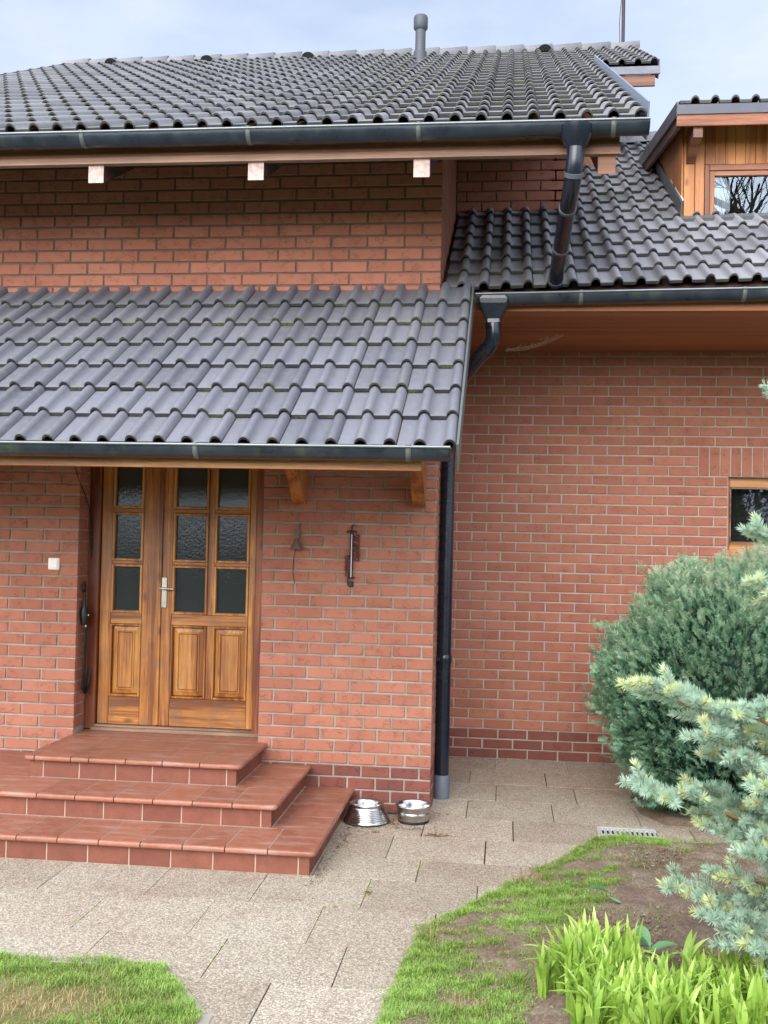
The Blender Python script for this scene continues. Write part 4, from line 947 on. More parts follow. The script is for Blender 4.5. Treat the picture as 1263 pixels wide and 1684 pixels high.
# flashing at the dormer foot
m_ = MB(); sY = lambda y: (y - .05) / math.cos(AW)
m_.box((XD - .03, sY(YD) - .02, .0), (XD - .019, sY(3.7), .16), xf=rw); m_.box((XD - .03, sY(YD) - .10, .012), (3.9, sY(YD) - .01, .045), xf=rw); m_.build('flashing', M_flash, do)
m_ = MB(); m_.box((XD - .0195, sY(YD) + .0, .162), (XD - .012, sY(YD) + .45, .175), xf=rw); m_.box((XD - .0195, sY(YD) + .62, .162), (XD - .012, sY(YD) + .75, .172), xf=rw); m_.build('foam_seal', M_white, do)

# ================================================================== STEPS
steps = thing('front_steps', 'three terracotta tiled steps rising to the wooden front door', 'steps', (0, 0, 0))
P_ = .238
def bull(mb, x0, x1, y0, y1, zt, front, right, left=False, t=.032, r=None):
    """tread tile with rounded outer edges, built by bmesh bevel"""
    bm = bmesh.new(); bmesh.ops.create_cube(bm, size=1.0)
    for v in bm.verts: v.co = Vector(((x0 + x1) / 2 + v.co.x * (x1 - x0), (y0 + y1) / 2 + v.co.y * (y1 - y0), zt - t / 2 + v.co.z * t))
    es = []; vert = []
    for e in bm.edges:
        c = (e.verts[0].co + e.verts[1].co) / 2; ve = abs(e.verts[0].co.z - e.verts[1].co.z) > .01
        if not ve:
            if front and abs(c.y - y0) < 1e-5: es.append(e)
            if right and abs(c.x - x1) < 1e-5: es.append(e)
            if left and abs(c.x - x0) < 1e-5: es.append(e)
        elif ve and ((front and right and abs(c.y - y0) < 1e-5 and abs(c.x - x1) < 1e-5) or (front and left and abs(c.y - y0) < 1e-5 and abs(c.x - x0) < 1e-5)): vert.append(e)
    if vert:
        bmesh.ops.bevel(bm, geom=vert, offset=.035, segments=5, affect='EDGES', profile=.5)
        es = [e for e in bm.edges if abs(e.verts[0].co.z - e.verts[1].co.z) < 1e-5 and
              all((v.co.y < y0 + .04 and front) or (right and v.co.x > x1 - .04) or (left and v.co.x < x0 + .04) for v in e.verts) and len(e.link_faces) == 2 and any(abs(f.normal.z) < .5 for f in e.link_faces)]
        bm.normal_update()
        es = [e for e in bm.edges if len(e.link_faces) == 2 and abs(e.verts[0].co.z - e.verts[1].co.z) < 1e-5 and any(abs(f.normal.z) > .9 for f in e.link_faces) and any(abs(f.normal.z) < .1 for f in e.link_faces)
              and not all(abs(v.co.y - y1) < 1e-5 for v in e.verts) and (right or left) and not (not left and all(abs(v.co.x - x0) < 1e-5 for v in e.verts)) and not (not right and all(abs(v.co.x - x1) < 1e-5 for v in e.verts))]
    if es: bmesh.ops.bevel(bm, geom=list(set(es)), offset=.0135, segments=4, affect='EDGES', profile=.5)
    bm.verts.ensure_lookup_table(); bm.verts.index_update()
    mb.add([v.co.copy() for v in bm.verts], [tuple(v.index for v in f.verts) for f in bm.faces], 0, r); 
    bm.free()
def step(name, xl, xr, yf, zt, inner_yf, inner_xr, label, xjl=None, inner_xl=None):
    """xl,xr nose extents, yf nose front, zt top; inner_* where the next riser stands"""
    zr_ = zt - .032; zb_ = zt - .14; G = .0030; t = MB()
    # corner tile at front right
    cw = P_ * .98 + .03
    xs_ = [xr, xr - cw]
    while xs_[-1] > xl + P_ * .6: xs_.append(xs_[-1] - P_ * (1 if not (name == 'landing' and len(xs_) == 5) else .5))
    xs_ = [x for x in xs_ if x > xl + .03] + [xl]; yfront_back = yf + .335 if inner_yf is None else inner_yf + .002
    for i in range(len(xs_) - 1):
        bull(t, xs_[i + 1] + G, xs_[i] - (G if i else 0), yf, yfront_back - G, zt, True, i == 0, i == len(xs_) - 2 and xjl is not None)
    # rows behind
    y = yfront_back
    while y < -.01:
        y2 = min(y + .30, -.0); 
        if y2 > -.06: y2 = -.0
        if inner_xr is None:
            for i in range(len(xs_) - 1): bull(t, xs_[i + 1] + G, xs_[i] - (G if i else 0), y + G, y2 - G, zt, False, i == 0, i == len(xs_) - 2 and xjl is not None)
        else:
            bull(t, inner_xr, xr, y + G, y2 - G, zt, False, True)
            if inner_xl is not None: bull(t, xl, inner_xl, y + G, y2 - G, zt, False, False, True)
        y = y2
    if name == 'landing':
        for a, b in zip([-2.505, -2.24, -2.0, -1.76, -1.52, -1.28], [-2.24, -2.0, -1.76, -1.52, -1.28, -1.19]): t.bbox((a + G, .002, zt - .03), (b - G, .17, zt + .0), .001)
    o = t.build('tread', M_terra, parent=so_)
    g_ = MB(); g_.box((xl + .046, yf + .0405, zb_ + .0), (xr - .0405, -.0085 if name != 'landing' else -.0085, zt - .0015)); 
    if name == 'landing': g_.box((-2.5, -.0080, zt - .1), (-1.195, .20, zt - .0015))
    # side/front grout core set back behind the riser tiles
    o2 = g_.build('grout_bed', M_grout, so_)
    # risers
    r = MB(); ry = yf + .046; rx = xr - .046
    seq = [rx + .0, rx - .062]
    x = xr - cw - .0
    seq = [rx, xr - .10 if name != 'x' else rx]; x = xr - .10
    while x > xl + .1: x -= P_; seq.append(max(x, xl + .03))
    if seq[-1] > xl + .031: seq.append(xl + .03)
    for a, b in zip(seq[1:], seq[:-1]): r.bbox((a + .004, ry - .008, zb_ + .003), (b - (.004 if b < rx - .001 else 0), ry + .004, zr_ - .004), .0015)
    ys2 = [ry - .008, ry + .10]; 
    while ys2[-1] < -.03: ys2.append(min(ys2[-1] + P_, -.009))
    for k_, (a, b) in enumerate(zip(ys2[:-1], ys2[1:])):
        if b - a > .02: r.bbox((rx - .004, a + (.005 if k_ else .0005), zb_ + .003), (rx + .0085, b - .005, zr_ - .004), .0015)
    r.build('riser', M_riser, so_)
for (nm, xl, xr, yf, zt, iy, ix, xj, ixl) in (('step', -3.45, -.51, -1.49, .14, -1.082, -.838, 1, -3.12), ('step', -3.15, -.81, -1.11, .28, -.712, -1.148, 1, -2.50), ('landing', -2.53, -1.118, -.74, .42, None, None, 1, None)):
    so_ = bpy.data.objects.new('landing_step' if nm == 'landing' else 'step', None); COL.objects.link(so_); so_.parent = steps
    step(nm, xl, xr, yf, zt, iy, ix, nm, xj, ixl)
# core is narrower than the nose: rebuild as stacked blocks so the risers show
for o in list(steps.children):
    for c in list(o.children):
        if c.name.startswith('grout_bed'):
            me = c.data
            for v in me.vertices:
                pass
for o, (xl, xr, yf, zt) in zip(sorted([c for c in steps.children], key=lambda q: q.name), ()): pass

# ================================================================== SMALL THINGS
# bowls
def lathe(mb, prof, c, seg=40, mi=0, smooth=True):
    vs = [(c[0] + r * math.cos(2 * math.pi * k / seg), c[1] + r * math.sin(2 * math.pi * k / seg), c[2] + z) for (r, z) in prof for k in range(seg)]
    fs = [(i * seg + k, i * seg + (k + 1) % seg, (i + 1) * seg + (k + 1) % seg, (i + 1) * seg + k) for i in range(len(prof) - 1) for k in range(seg)]
    mb.add(vs, fs, mi, .5, smooth=smooth)
b1 = thing('pet_bowl', 'flared ribbed stainless steel pet bowl nearest the steps', 'bowl', (-.385, -.30, .003), 'steel pet bowls by the wall')
m_ = MB(); pr_ = [(.118, .004), (.122, .008), (.118, .012)]
for i in range(8): r0 = .115 - i * .0035; pr_ += [(r0, .015 + i * .008), (r0 + .0012, .018 + i * .008), (r0 - .005, .021 + i * .008)]
pr_ += [(.086, .086), (.089, .092), (.086, .096), (.079, .092), (.074, .07), (.066, .045), (.05, .037), (.0, .035)]
lathe(m_, pr_, (0, 0, 0)); m_.build('body', M_steel, b1)
m_ = MB(); lathe(m_, [(.113, 0), (.119, .0015), (.119, .006), (.113, .006)], (0, 0, 0)); m_.build('rubber_ring', M_rubber, b1)
b1.scale = (1.25, 1.25, 1.25)
b2 = thing('pet_bowl', 'straight sided stainless steel pet bowl with rolled rim near the house corner', 'bowl', (-.085, -.245, .003), 'steel pet bowls by the wall')
m_ = MB(); lathe(m_, [(.0, .006), (.07, .006), (.080, .010), (.084, .022), (.082, .030), (.087, .036), (.087, .052), (.084, .056), (.088, .062), (.091, .078), (.097, .084), (.098, .089), (.094, .091), (.090, .086), (.085, .066), (.080, .02), (.07, .012), (0, .011)], (0, 0, 0)); m_.build('body', M_steel, b2)
m_ = MB(); lathe(m_, [(.068, 0), (.080, .001), (.081, .007), (.07, .008)], (0, 0, 0)); m_.build('rubber_ring', M_rubber, b2)
M_water = mat_pane("water", .02, .0, 1, (.2, .2, .2, 1), True)
m_ = MB(); m_.add([(.083 * math.cos(2 * math.pi * k / 32), .083 * math.sin(2 * math.pi * k / 32), .045) for k in range(32)], [tuple(range(32))]); m_.build('water', M_water, b2)
b2.scale = (1.24, 1.24, 1.24)
# doorbell
db = thing('doorbell', 'white square doorbell push on the brick wall left of the door', 'doorbell', (-2.681, -.007, 1.608))
m_ = MB(); m_.bbox((-.041, -.012, -.041), (.041, 0, .041), .005); m_.build('plate', M_white, db); m_ = MB(); m_.bbox((-.030, -.019, -.030), (.030, -.0125, .030), .004); m_.build('button', M_white, db)
# hanging bell ornament with cord
bl = thing('wall_bell', 'small weathered metal bell ornament with a thin hanging cord', 'bell', (-.94, -.008, 1.80))
m_ = MB()
m_.prism([(-.017, .00), (-.018, .05), (-.020, .075), (-.008, .10), (.012, .125), (.020, .13), (.014, .10), (.018, .07), (.012, .03), (.006, .0)], -.022, -.004, 'xz'); m_.build('bracket', M_bell, bl)
m_ = MB(); lathe(m_, [(.008, .022), (.014, .016), (.020, -.004), (.030, -.025), (.046, -.048), (.044, -.050), (.03, -.03)], (-.002, -.045, 0), 20); m_.build('bell_cup', M_bell, bl)
m_ = MB(); m_.tube([(-.004, -.045, -.03), (-.004, -.045, -.05)], .006, 8); m_.tube([(-.004, -.045, -.05), (-.014, -.043, -.09), (-.022, -.036, -.15), (-.024, -.03, -.21), (-.018, -.028, -.25), (-.010, -.026, -.285)], .0028, 6); m_.build('cord', M_cord, bl)
# narrow metal ornament with central tube
ot = thing('wall_thermometer', 'tall narrow black metal wall thermometer with rusty scrollwork beside the bell', 'thermometer', (-.565, -.008, 1.72))
m_ = MB(); m_.bbox((-.011, -.022, -.165), (.011, -.004, .165), .003); m_.bbox((-.030, -.018, .155), (.030, -.006, .166), .002); m_.bbox((-.016, -.02, -.218), (.016, -.002, -.18), .004); m_.bbox((-.028, -.016, -.16), (.030, -.006, -.150), .002); m_.tube([(0, -.012, .16), (.001, -.012, .20), (.012, -.012, .207), (.016, -.012, .196)], .004, 6); m_.tube([(-.03, -.012, .16), (-.034, -.012, .152)], .006, 6); m_.tube([(.03, -.012, .16), (.034, -.012, .152)], .006, 6); m_.tube([(-.021, -.012, -.15), (-.022, -.012, -.205)], .0035, 6); m_.build('body', M_iron, ot)
m_ = MB(); m_.tube([(.002, -.026, -.15), (.002, -.026, .14)], .0032, 8); m_.build('glass_tube', M_glassline, ot)
m_ = MB()
def curl(cx, cz, r, a0, turns, th=.0035):
    n = 22; m_.tube([(cx + r * (1 - .6 * i / n) * math.cos(a0 + turns * 6.28 * i / n), -.011, cz + r * (1 - .6 * i / n) * math.sin(a0 + turns * 6.28 * i / n)) for i in range(n + 1)], th, 6, caps=False)
for i, zc in enumerate((.125, .098, .06, .03, .0, -.03)): curl(.040 + .004 * math.sin(i * 2), zc, .016, i, 1.3)
for i, zc in enumerate((.11, .07, .035, -.005)): curl(.022, zc, .014, 2 + i, 1.2)
for i, zc in enumerate((-.02, -.05, -.08, -.11, -.135)): curl(-.030, zc, .015, 1 + i, 1.3)
m_.tube([(.012, -.011, .13), (.05, -.011, .08), (.046, -.011, .0), (.012, -.011, -.04)], .0045, 6); m_.tube([(-.012, -.011, -.0), (-.036, -.011, -.05), (-.038, -.011, -.11), (-.012, -.011, -.14)], .0065, 6)
m_.build('scrollwork', M_rust, ot)
# dog lead hanging from a hook on the jamb
ld = thing('dog_lead', 'black dog lead hanging from a hook on the left door jamb', 'dog lead', (-2.495, .06, 1.45))
XJ = .006
m_ = MB(); m_.tube([(0, -.0, .02), (.01, -.0, .01), (.02, 0, -.01), (.012, 0, -.02)], .005, 8); m_.tube([(.012, -.0, .03), (.012, -.022, .0), (.012, -.01, -.04), (.012, .012, -.04), (.012, .024, -.0), (.012, .0, .03)], .007, 8); m_.build('hook', M_iron, ld)
m_ = MB(); m_.tube([(.014, 0, -.05), (.014, .004, -.12), (.016, .0, -.16)], [.009, .012, .016], 10); m_.tube([(.016, 0, -.15), (.018, .0, -.20), (.016, .002, -.27)], [.022, .034, .020], 12); m_.tube([(.045, -.012, -.20), (.053, -.013, -.20)], .008, 10); m_.build('reel', M_cord, ld)
m_ = MB(); m_.tube([(.052, -.014, -.20), (.056, -.014, -.20)], .005, 10); m_.build('button', M_white, ld); m_ = MB(); m_.tube([(.03, 0, -.255), (.03, 0, -.285)], .006, 8); m_.build('clasp', M_grate, ld)
m_ = MB()
for dx, dy in ((0, 0), (.008, .004), (.003, -.008)):
    m_.tube([(.020 + dx, .012 + dy, -.26), (.020 + dx, .010 + dy, -.40), (.018 + dx, .004 + dy, -.60), (.016 + dx, .006 + dy, -.72), (.020 + dx, .035 + dy, -.755), (.022 + dx, .075 + dy * .3, -.70), (.022 + dx, .115, -.60), (.020 + dx, .130, -.45), (.018 + dx, .130, -.2), (.016 + dx, .125, .10), (.014, .10, .40)], .0085 if dx == 0 else .007, 8)
m_.tube([(.016, .10, .40), (.010, .06, .55), (.004, -.02, .66), (-.01, -.063, .72), (-.08, -.075, .92)], .004, 6)
m_.build('strap', M_cord, ld)
# spider web strands
cw = thing('cobweb', 'faint cobweb strand sagging under the wing roof soffit', 'cobweb', (.45, .9, 3.30))
m_ = MB(); A = Vector((0, 0, 0)); B = Vector((.46, .2, .17))
for k in range(5):
    pts_ = [A.lerp(B, i / 16) + Vector((0, 0, -.035 * math.sin(math.pi * i / 16) + random.uniform(-.006, .006) - .006 * k)) for i in range(17)]; m_.tube(pts_, .0006, 4)
m_.build('threads', M_white, cw)
m_ = MB()
for i in range(60):
    t = random.random() ** .8; p = A.lerp(B, t) + Vector((0, 0, -.03 * math.sin(math.pi * t) + random.gauss(0, .012))); q = p + Vector((random.uniform(-.012, .012), 0, random.uniform(-.012, .012))); m_.tube([p, q], .0011, 4)
m_.build('specks', M_white, cw)['kind'] = 'stuff'

# ================================================================== PLANTS
def leaves(n_seg, base, d, side, L, W, droop, col):
    pass
# daylily clumps
def lily(cx, cy, sx, sy, n, hmax, label, seed, lean=(0, 0)):
    r = np.random.default_rng(seed); root = thing('daylily', label, 'plant', (cx, cy, .02), 'daylily clumps in the bed')
    V = []; F_ = []; R_ = []; off = 0
    for i in range(n):
        # leaves grow in fans
        if i % 9 == 0: fx, fy = r.normal(0, sx), r.normal(0, sy); fa = r.uniform(0, math.pi)
        bx, by = fx + r.normal(0, .012), fy + r.normal(0, .012); a = fa + (0 if r.random() < .5 else math.pi) + r.normal(0, .35)
        Lh = hmax * r.uniform(.5, 1.0); out = r.uniform(.03, .5) * Lh; wd = r.uniform(.006, .0115); curl_ = r.choice([0, 0, 0, 1]) * r.uniform(.3, .7)
        dx, dy = math.cos(a), math.sin(a); px, py = -dy, dx; ns = 7; c = np.clip(r.normal(.55, .2), 0, 1)
        tw = r.uniform(-.8, .8)
        for k in range(ns + 1):
            t = k / ns; o_ = out * t ** 2.0 * (1 + curl_ * t); z = Lh * (t - .25 * t ** 3 * (out / Lh) * 2 - curl_ * .55 * max(0, t - .6) ** 1.3 * 2)
            w_ = wd * (0.75 + .9 * t) * (1 if t < .55 else max(0, 1 - ((t - .55) / .45) ** 1.7)) + .0003
            ang = tw * t; qx, qy = px * math.cos(ang) + dx * math.sin(ang), py * math.cos(ang) + dy * math.sin(ang)
            x, y = bx + dx * o_ + lean[0] * t * t, by + dy * o_ + lean[1] * t * t
            V += [(x - qx * w_, y - qy * w_, z + w_ * .35), (x, y, z), (x + qx * w_, y + qy * w_, z + w_ * .35)]
            if k < ns:
                b_ = off + k * 3; F_ += [(b_, b_ + 1, b_ + 4, b_ + 3), (b_ + 1, b_ + 2, b_ + 5, b_ + 4)]; R_ += [c * (.55 + .5 * t)] * 2
        off += (ns + 1) * 3
    o = np_mesh('leaves', np.array(V), np.array(F_), np.array(R_), M_lily, root); o.data.polygons.foreach_set('use_smooth', [True] * len(F_)); return root
lily(.87, -2.76, .07, .10, 760, .30, 'broad clump of light green daylily leaves at left of the bed', 1)
lily(.93, -3.04, .08, .08, 600, .27, 'bushy clump of light green daylily leaves at the lower edge of the bed', 2)
lily(1.13, -3.08, .09, .09, 460, .27, 'lower middle clump of strappy light green daylily leaves', 6)
lily(1.42, -2.92, .12, .12, 620, .28, 'clump of light green daylily leaves below the spruce at right', 3)
lily(1.17, -2.55, .012, .012, 8, .20, 'small young daylily shoot between the two big clumps', 4)
# flat broad leaves
def broad(cx, cy, spec, label, seed):
    root = thing('broad_leaf_plant', label, 'plant', (cx, cy, .02)); r = random.Random(seed)
    for (a, l, wd, z, up) in spec:
        V = []; n = 8; mb = MB(); dx, dy = math.cos(a), math.sin(a)
        vs = []
        for k in range(n + 1):
            t = k / n; w_ = wd * math.sin(math.pi * (t * .92 + .04)) ** .7
            zz_ = z + up * math.sin(t * 1.8) * l; 
            for s_ in (-1, -.5, 0, .5, 1): vs.append((dx * l * t - dy * w_ * s_, dy * l * t + dx * w_ * s_, zz_ + abs(s_) * w_ * .35))
        mb.add(vs, [(k * 5 + i, k * 5 + i + 1, k * 5 + 6 + i, k * 5 + 5 + i) for k in range(n) for i in range(4)], 0, r.random(), smooth=True); mb.build('leaf', M_hosta, root, fixn=False)
broad(1.03, -1.66, [(3.3, .10, .035, .05, .25), (-.3, .06, .018, .03, -.3)], 'single dull green broad leaf lying on the soil beside the daylilies', 1)
broad(1.13, -2.38, [(1.9, .12, .028, .05, .5), (.3, .13, .03, .04, .2), (2.6, .08, .02, .06, .4)], 'low bluish green broad leaves behind the daylily clump', 2)

# round evergreen shrub (false cypress)
def shrub():
    root = thing('evergreen_shrub', 'large rounded blue-green evergreen shrub against the brick wing wall', 'shrub', (2.16, .54, 0))
    r = np.random.default_rng(5); ax, ay, az_ = .95, .84, .90; cz = .82
    n = 38000
    d = r.normal(size=(n, 3)); d /= np.linalg.norm(d, axis=1)[:, None]
    k = (d[:, 1] < .55) ; d = d[k]; n = len(d)
    lump = 1 + .10 * np.clip(d[:, 0] * .7 + d[:, 2] * .7, -.3, 1) * (d[:, 0] > 0) + .055 * np.sin(d[:, 0] * 7 + d[:, 2] * 5 + 1) + .045 * np.sin(d[:, 2] * 11 - d[:, 0] * 9 + d[:, 1] * 6) + .03 * np.sin(d[:, 0] * 21 + d[:, 2] * 17)
    depth = r.random(n) ** 1.6 * .20
    sq = np.where(d[:, 2] < 0, (1 - .999 * d[:, 2] ** 2 * .0), 1.0)
    hr = np.hypot(d[:, 0], d[:, 1]) + 1e-6; flat = np.where(d[:, 2] < 0, np.minimum(1.4, 1 / np.maximum(hr, .35) ** .9), 1.0); d = d.copy(); d[:, 0] *= flat; d[:, 1] *= flat
    P = d * (np.array([ax, ay, az_]) * 1.0) * (lump * (1 - depth) * (1 + .13 * (r.random(n) < .12) * r.random(n)))[:, None]; P[:, 2] *= np.where(P[:, 2] > 0, 1 + .13 * np.clip(d[:, 0], -1, .9), 1); P[:, 2] += cz
    taper = np.where(P[:, 2] < .7, .88 + .12 * np.clip(P[:, 2] / .7, 0, 1), 1.0); P[:, 0] *= taper; P[:, 1] *= taper
    P[:, 2] = np.maximum(P[:, 2], .03 + r.random(n) * .05)
    nrm = d / np.array([ax, ay, az_]); nrm /= np.linalg.norm(nrm, axis=1)[:, None]
    ax_d = nrm * .75 + np.array([-.10, -.05, .62]) + r.normal(0, .28, (n, 3)); ax_d /= np.linalg.norm(ax_d, axis=1)[:, None]
    sd = np.cross(ax_d, r.normal(size=(n, 3))); sd /= np.linalg.norm(sd, axis=1)[:, None]
    Ls = r.uniform(.05, .10, n) * (1 - .3 * depth / .2); tipz = np.clip((P[:, 2] - 1.2) / .6, 0, 1)
    Ls *= (1 + .55 * tipz * r.random(n))
    V = []; cols = []
    nl = 6; Vt = np.zeros((n, (2 * nl + 1) * 4, 3)); C_ = np.zeros((n, 2 * nl + 1))
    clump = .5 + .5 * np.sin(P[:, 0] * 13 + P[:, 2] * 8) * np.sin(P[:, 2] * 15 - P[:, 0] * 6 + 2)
    basec = .02 + .34 * (1 - depth / .2) ** 1.5 + .20 * clump * r.random(n) + .10 * (P[:, 2] - .6)  # sprays darken with depth: shade inside the crown put into the colour
    up = np.cross(sd, ax_d)
    def quad(idx, a, b, wv, w0, c):
        Vt[:, idx * 4 + 0] = a - wv * w0[:, None]; Vt[:, idx * 4 + 1] = a + wv * w0[:, None]; Vt[:, idx * 4 + 2] = b + wv * (w0 * .35)[:, None]; Vt[:, idx * 4 + 3] = b - wv * (w0 * .35)[:, None]; C_[:, idx] = c
    quad(0, P, P + ax_d * Ls[:, None], sd, np.full(n, .0022), basec + .15)
    for j in range(nl):
        t = .12 + .72 * j / (nl - 1); st = P + ax_d * (Ls * t)[:, None]
        for s_, q in ((1, 0), (-1, 1)):
            dirv = ax_d * .8 + sd * s_ * .85 + up * r.normal(0, .25, n)[:, None]; dirv /= np.linalg.norm(dirv, axis=1)[:, None]
            le = Ls * (.46 - .28 * t) * r.uniform(.7, 1.2, n)
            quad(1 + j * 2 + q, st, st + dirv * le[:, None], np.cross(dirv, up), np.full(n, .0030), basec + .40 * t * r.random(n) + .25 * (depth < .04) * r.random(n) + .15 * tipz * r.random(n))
    nq = 2 * nl + 1; V = Vt.reshape(-1, 3); F_ = np.arange(len(V)).reshape(-1, 4)
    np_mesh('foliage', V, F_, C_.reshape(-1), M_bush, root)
    # dark inner body so the wall does not show through
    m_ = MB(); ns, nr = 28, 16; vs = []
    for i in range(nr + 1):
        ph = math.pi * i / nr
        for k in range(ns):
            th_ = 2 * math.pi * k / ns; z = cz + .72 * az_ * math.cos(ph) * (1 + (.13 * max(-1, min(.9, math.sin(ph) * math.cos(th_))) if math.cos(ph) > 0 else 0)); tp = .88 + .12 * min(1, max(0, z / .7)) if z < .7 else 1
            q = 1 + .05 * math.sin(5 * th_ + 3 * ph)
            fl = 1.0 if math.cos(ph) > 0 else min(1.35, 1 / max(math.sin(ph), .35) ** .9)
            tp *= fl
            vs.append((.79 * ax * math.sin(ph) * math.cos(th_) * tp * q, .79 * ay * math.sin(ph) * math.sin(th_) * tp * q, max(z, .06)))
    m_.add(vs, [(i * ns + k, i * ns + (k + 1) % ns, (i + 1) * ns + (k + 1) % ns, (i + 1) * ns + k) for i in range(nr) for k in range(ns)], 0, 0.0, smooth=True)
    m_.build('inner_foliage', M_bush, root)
    m_ = MB()
    for k in range(5): a = k * 1.3; m_.tube([(.05 * math.cos(a), .05 * math.sin(a), -.03), (.12 * math.cos(a), .12 * math.sin(a), .3), (.3 * math.cos(a), .3 * math.sin(a), .8)], [.03, .022, .01], 8)
    m_.build('stem', M_bark, root)
    return root
shrub()

# blue spruce
def spruce():
    root = thing('blue_spruce', 'young silvery blue spruce reaching in from the right edge', 'tree', (2.165, -2.55, 0))
    r = np.random.default_rng(9); O = np.array([2.12, -2.55, 0.0])
    shoots = []; twigs = MB()
    def shoot(p0, p1, nl=.038): shoots.append((np.array(p0, float), np.array(p1, float), nl))
    def branch(base, tip, sag=.05, dens=1.0, nl=.038, sl=.20, bare=.22):
        base = np.array(base) - O; tip = np.array(tip) - O; Lb = np.linalg.norm(tip - base); n = 14; pts = []
        for i in range(n + 1):
            t = i / n; p = base + (tip - base) * t; p = p + np.array([0, 0, -sag * math.sin(math.pi * t) + .02 * math.sin(t * 9)]) + np.array([0, .015 * math.sin(t * 7 + Lb * 9), 0]); pts.append(p)
        twigs.tube(pts[:-2], [.011 * (1 - .72 * i / n) + .0018 for i in range(n + 1)][:-2], 7)
        dirv = (tip - base) / Lb; side = np.cross(dirv, [0, 0, 1]); side /= np.linalg.norm(side)
        tl = min(.19, Lb * .3); shoot(pts[-1] - (pts[-1] - pts[-4]) / np.linalg.norm(pts[-1] - pts[-4]) * tl, pts[-1], nl)
        s_ = Lb * bare; k = 0
        while s_ < Lb - .05:
            t = s_ / Lb; p = pts[int(t * n)] + (pts[min(n, int(t * n) + 1)] - pts[int(t * n)]) * (t * n - int(t * n))
            sg = 1 if k % 2 else -1; L1 = sl * (1.15 - .65 * t) * r.uniform(.75, 1.25)
            dv = dirv * .75 + side * sg * r.uniform(.5, .85) + np.array([0, 0, r.uniform(-.28, .32)]); dv /= np.linalg.norm(dv)
            q = p + dv * L1; shoot(p + dv * .015, q, nl * r.uniform(.85, 1.05))
            if L1 > .11:
                for sg2 in (1, -1):
                    if r.random() < .8:
                        d2 = dv * .7 + np.cross(dv, [0, 0, 1]) * sg2 * .7 + np.array([0, 0, r.uniform(-.2, .25)]); d2 /= np.linalg.norm(d2); m0 = p + dv * L1 * r.uniform(.3, .6); shoot(m0, m0 + d2 * L1 * r.uniform(.4, .65), nl * .95)
            s_ += .052 / dens * r.uniform(.8, 1.25); k += 1
        if r.random() < .7: shoot(p, p + (dirv * .5 + np.array([0, 0, .8])) * .08, nl)
    T = lambda z: (2.12, -2.55, z)
    # (tip position, height on the trunk)
    B_ = [((.917, -3.0, 1.301), .86, .03), ((1.02, -2.9, 1.29), 1.0, .05), ((.93, -2.95, .915), .58, .02), ((1.24, -3.1, 1.24), .95, .04), ((1.06, -2.85, .50), .35, .02),
          ((1.185, -2.95, .42), .30, .05), ((1.32, -3.0, .33), .22, .05), ((1.36, -3.2, .98), .75, .04), ((1.36, -2.95, 1.70), 1.5, .03), ((1.39, -2.7, 1.90), 1.7, .03),
          ((1.455, -2.9, 2.45), 2.1, .0), ((1.34, -2.5, .72), .6, .04), ((1.45, -3.25, .62), .55, .05), ((1.2, -2.7, .84), .62, .03),
          ((1.45, -3.45, .80), .75, .02), ((1.5, -3.1, .22), .2, .03), ((1.5, -2.3, 1.1), .9, .03), ((1.62, -3.1, 1.85), 1.6, .02), ((1.16, -3.05, 1.12), .8, .03), ((1.3, -3.15, .72), .5, .02), ((1.42, -3.1, 1.25), 1.0, .03), ((1.26, -2.9, .72), .5, .02), ((1.33, -2.85, 1.0), .8, .02), ((1.27, -2.9, .55), .42, .03), ((1.36, -3.0, .86), .68, .02), ((1.22, -2.75, 1.0), .78, .03), ((1.4, -2.8, 1.12), .95, .02), ((1.34, -2.9, .40), .3, .03), ((1.42, -3.05, .72), .6, .02)]
    for (tip, hz, sag) in B_:
        b = T(hz); branch(b, tip, sag, 1.0)
    for k in range(14):   # the far and right-hand side of the crown
        a = r.uniform(-1.2, 2.0); z = .35 + k * .15; rr = (2.6 - z) * .45; branch(T(z), (2.12 + math.cos(a) * rr, -2.55 + math.sin(a) * rr, z + .12), .03, .55)
    twigs.tube([(0, 0, -.03), (0.01, 0, 1.2), (0, .01, 2.6)], [.045, .03, .006], 10)
    # needles
    V = []; F_ = []; C_ = []; off = 0
    for (p0, p1, nl) in shoots:
        L1 = np.linalg.norm(p1 - p0); 
        if L1 < .02: continue
        d = (p1 - p0) / L1; a = np.cross(d, [0.3, .2, 1]); a /= np.linalg.norm(a); b = np.cross(d, a); n = int(L1 * 1150)
        t = r.random(n); ph = r.uniform(0, 2 * math.pi, n); tipf = np.clip((t - .85) / .15, 0, 1)
        rad = a * np.cos(ph)[:, None] + b * np.sin(ph)[:, None]; rad[:, 2] += .25
        fwd = (.55 + .9 * tipf + r.normal(0, .12, n))[:, None]; dv = rad + d * fwd; dv /= np.linalg.norm(dv, axis=1)[:, None]
        st = p0 + d * (L1 * t)[:, None]; le = nl * r.uniform(.75, 1.1, n) * (1 - .15 * tipf); en = st + dv * le[:, None] + np.array([0, 0, .08]) * le[:, None]
        sx = np.cross(dv, [.4, -1, .2]); sx /= np.linalg.norm(sx, axis=1)[:, None]; w_ = .0016; sy = np.cross(dv, sx)
        md_ = st + (en - st) * .55
        vv = np.stack([st - sx * w_ * .7, st + sx * w_ * .7, md_ + sx * w_, en, md_ - sx * w_], 1); m2 = np.stack([st - sy * w_ * .7, st + sy * w_ * .7, md_ + sy * w_, en, md_ - sy * w_], 1)
        V.append(vv.reshape(-1, 3)); V.append(m2.reshape(-1, 3)); sh = r.uniform(-.12, .12); yel = r.random() < .35
        c = .30 + .3 * r.random(n) + .15 * t + sh + (.40 if yel else -.1) * t; C_.append(c); C_.append(c)
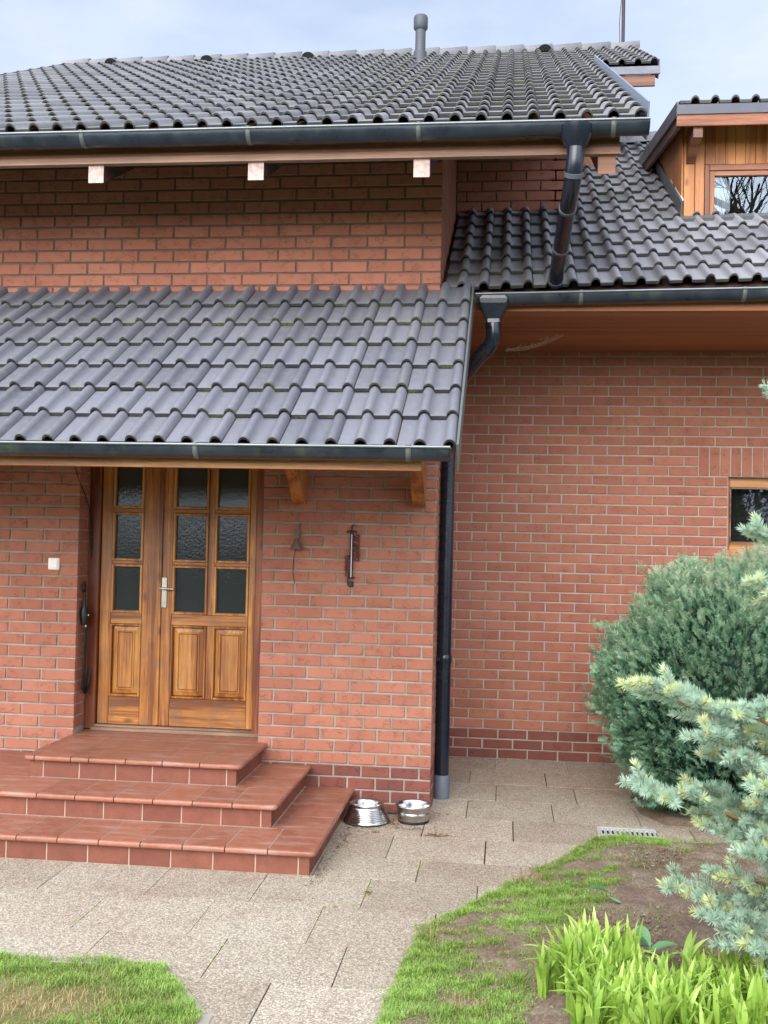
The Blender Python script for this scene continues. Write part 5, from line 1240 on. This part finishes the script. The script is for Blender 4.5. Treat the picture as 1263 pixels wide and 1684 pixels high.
        twigs.tube([p0, p0 + (p1 - p0) * .5, p1 - d * .006], [.0028, .0022, .0016], 5, r=.5); bud = p1
    V = np.concatenate(V); C_ = np.concatenate(C_); F_ = np.arange(len(V)).reshape(-1, 5)
    np_mesh('needles', V, F_, C_, M_spruce, root)
    twigs.build('branches', M_twig, root)
    return len(V)
spruce()

# trees and hedge on the photographer's side of the garden (they stand in the window reflections)
def bare_tree(x, y, h, seed, label):
    root = thing('bare_tree', label, 'tree', (x, y, 0)); r = random.Random(seed); mb = MB()
    def grow(p, d, L_, rad, lvl):
        n = 4; pts = [p]
        for i in range(n): d = (d + Vector((r.gauss(0, .10), r.gauss(0, .10), r.gauss(.02, .05)))).normalized(); pts.append(pts[-1] + d * L_ / n)
        mb.tube(pts, [rad * (1 - .42 * i / n) for i in range(n + 1)], 6 if lvl < 2 else 4, caps=False)
        if lvl < 5:
            for k in range(3 if lvl < 4 else 3):
                q = pts[r.randint(2, n)]; nd = (d + Vector((r.gauss(0, .55), r.gauss(0, .55), r.gauss(.1, .3)))).normalized(); grow(q, nd, L_ * r.uniform(.55, .8), rad * .52, lvl + 1)
    grow(Vector((0, 0, -.1)), Vector((0, 0, 1)), h * .38, h * .022, 0); mb.build('trunk', M_bark, root)
bare_tree(6.6, -20, 17, 3, 'tall bare tree behind the viewer, mirrored in the dormer window')
bare_tree(8.2, -22, 16, 5, 'second bare tree further back, mirrored in the dormer window')
bare_tree(4.6, -24, 17, 8, 'bare tree standing left of the others behind the viewer')
HH = 3.4
hg = thing('garden_hedge', 'leafy green hedge behind the viewer, mirrored in the door panes', 'hedge', (-2, -14, 0))
n = 60000; r = rng; X = r.uniform(-13, 15, n); Z = r.uniform(0, HH, n) + .18 * np.sin(X * 3); Yh = r.normal(0, .25, n) + .15 * np.sin(X * 5 + Z * 4)
c = np.stack([X, Yh, Z], -1); a = r.normal(size=(n, 3)); a /= np.linalg.norm(a, axis=1)[:, None]; b = np.cross(a, r.normal(size=(n, 3))); b /= np.linalg.norm(b, axis=1)[:, None]
s_ = r.uniform(.04, .09, n)[:, None]; V = np.stack([c - a * s_, c + b * s_ * .5, c + a * s_, c - b * s_ * .5], 1).reshape(-1, 3)
np_mesh('foliage', V, np.arange(len(V)).reshape(-1, 4), .2 + .6 * r.random(n), M_bush, hg)
m_ = MB()
for k in range(36): m_.tube([(-12.8 + k * .77, 0, -.05), (-12.8 + k * .77 + .1, .05, 1.9)], [.035, .012], 6)
m_.build('stem', M_bark, hg)
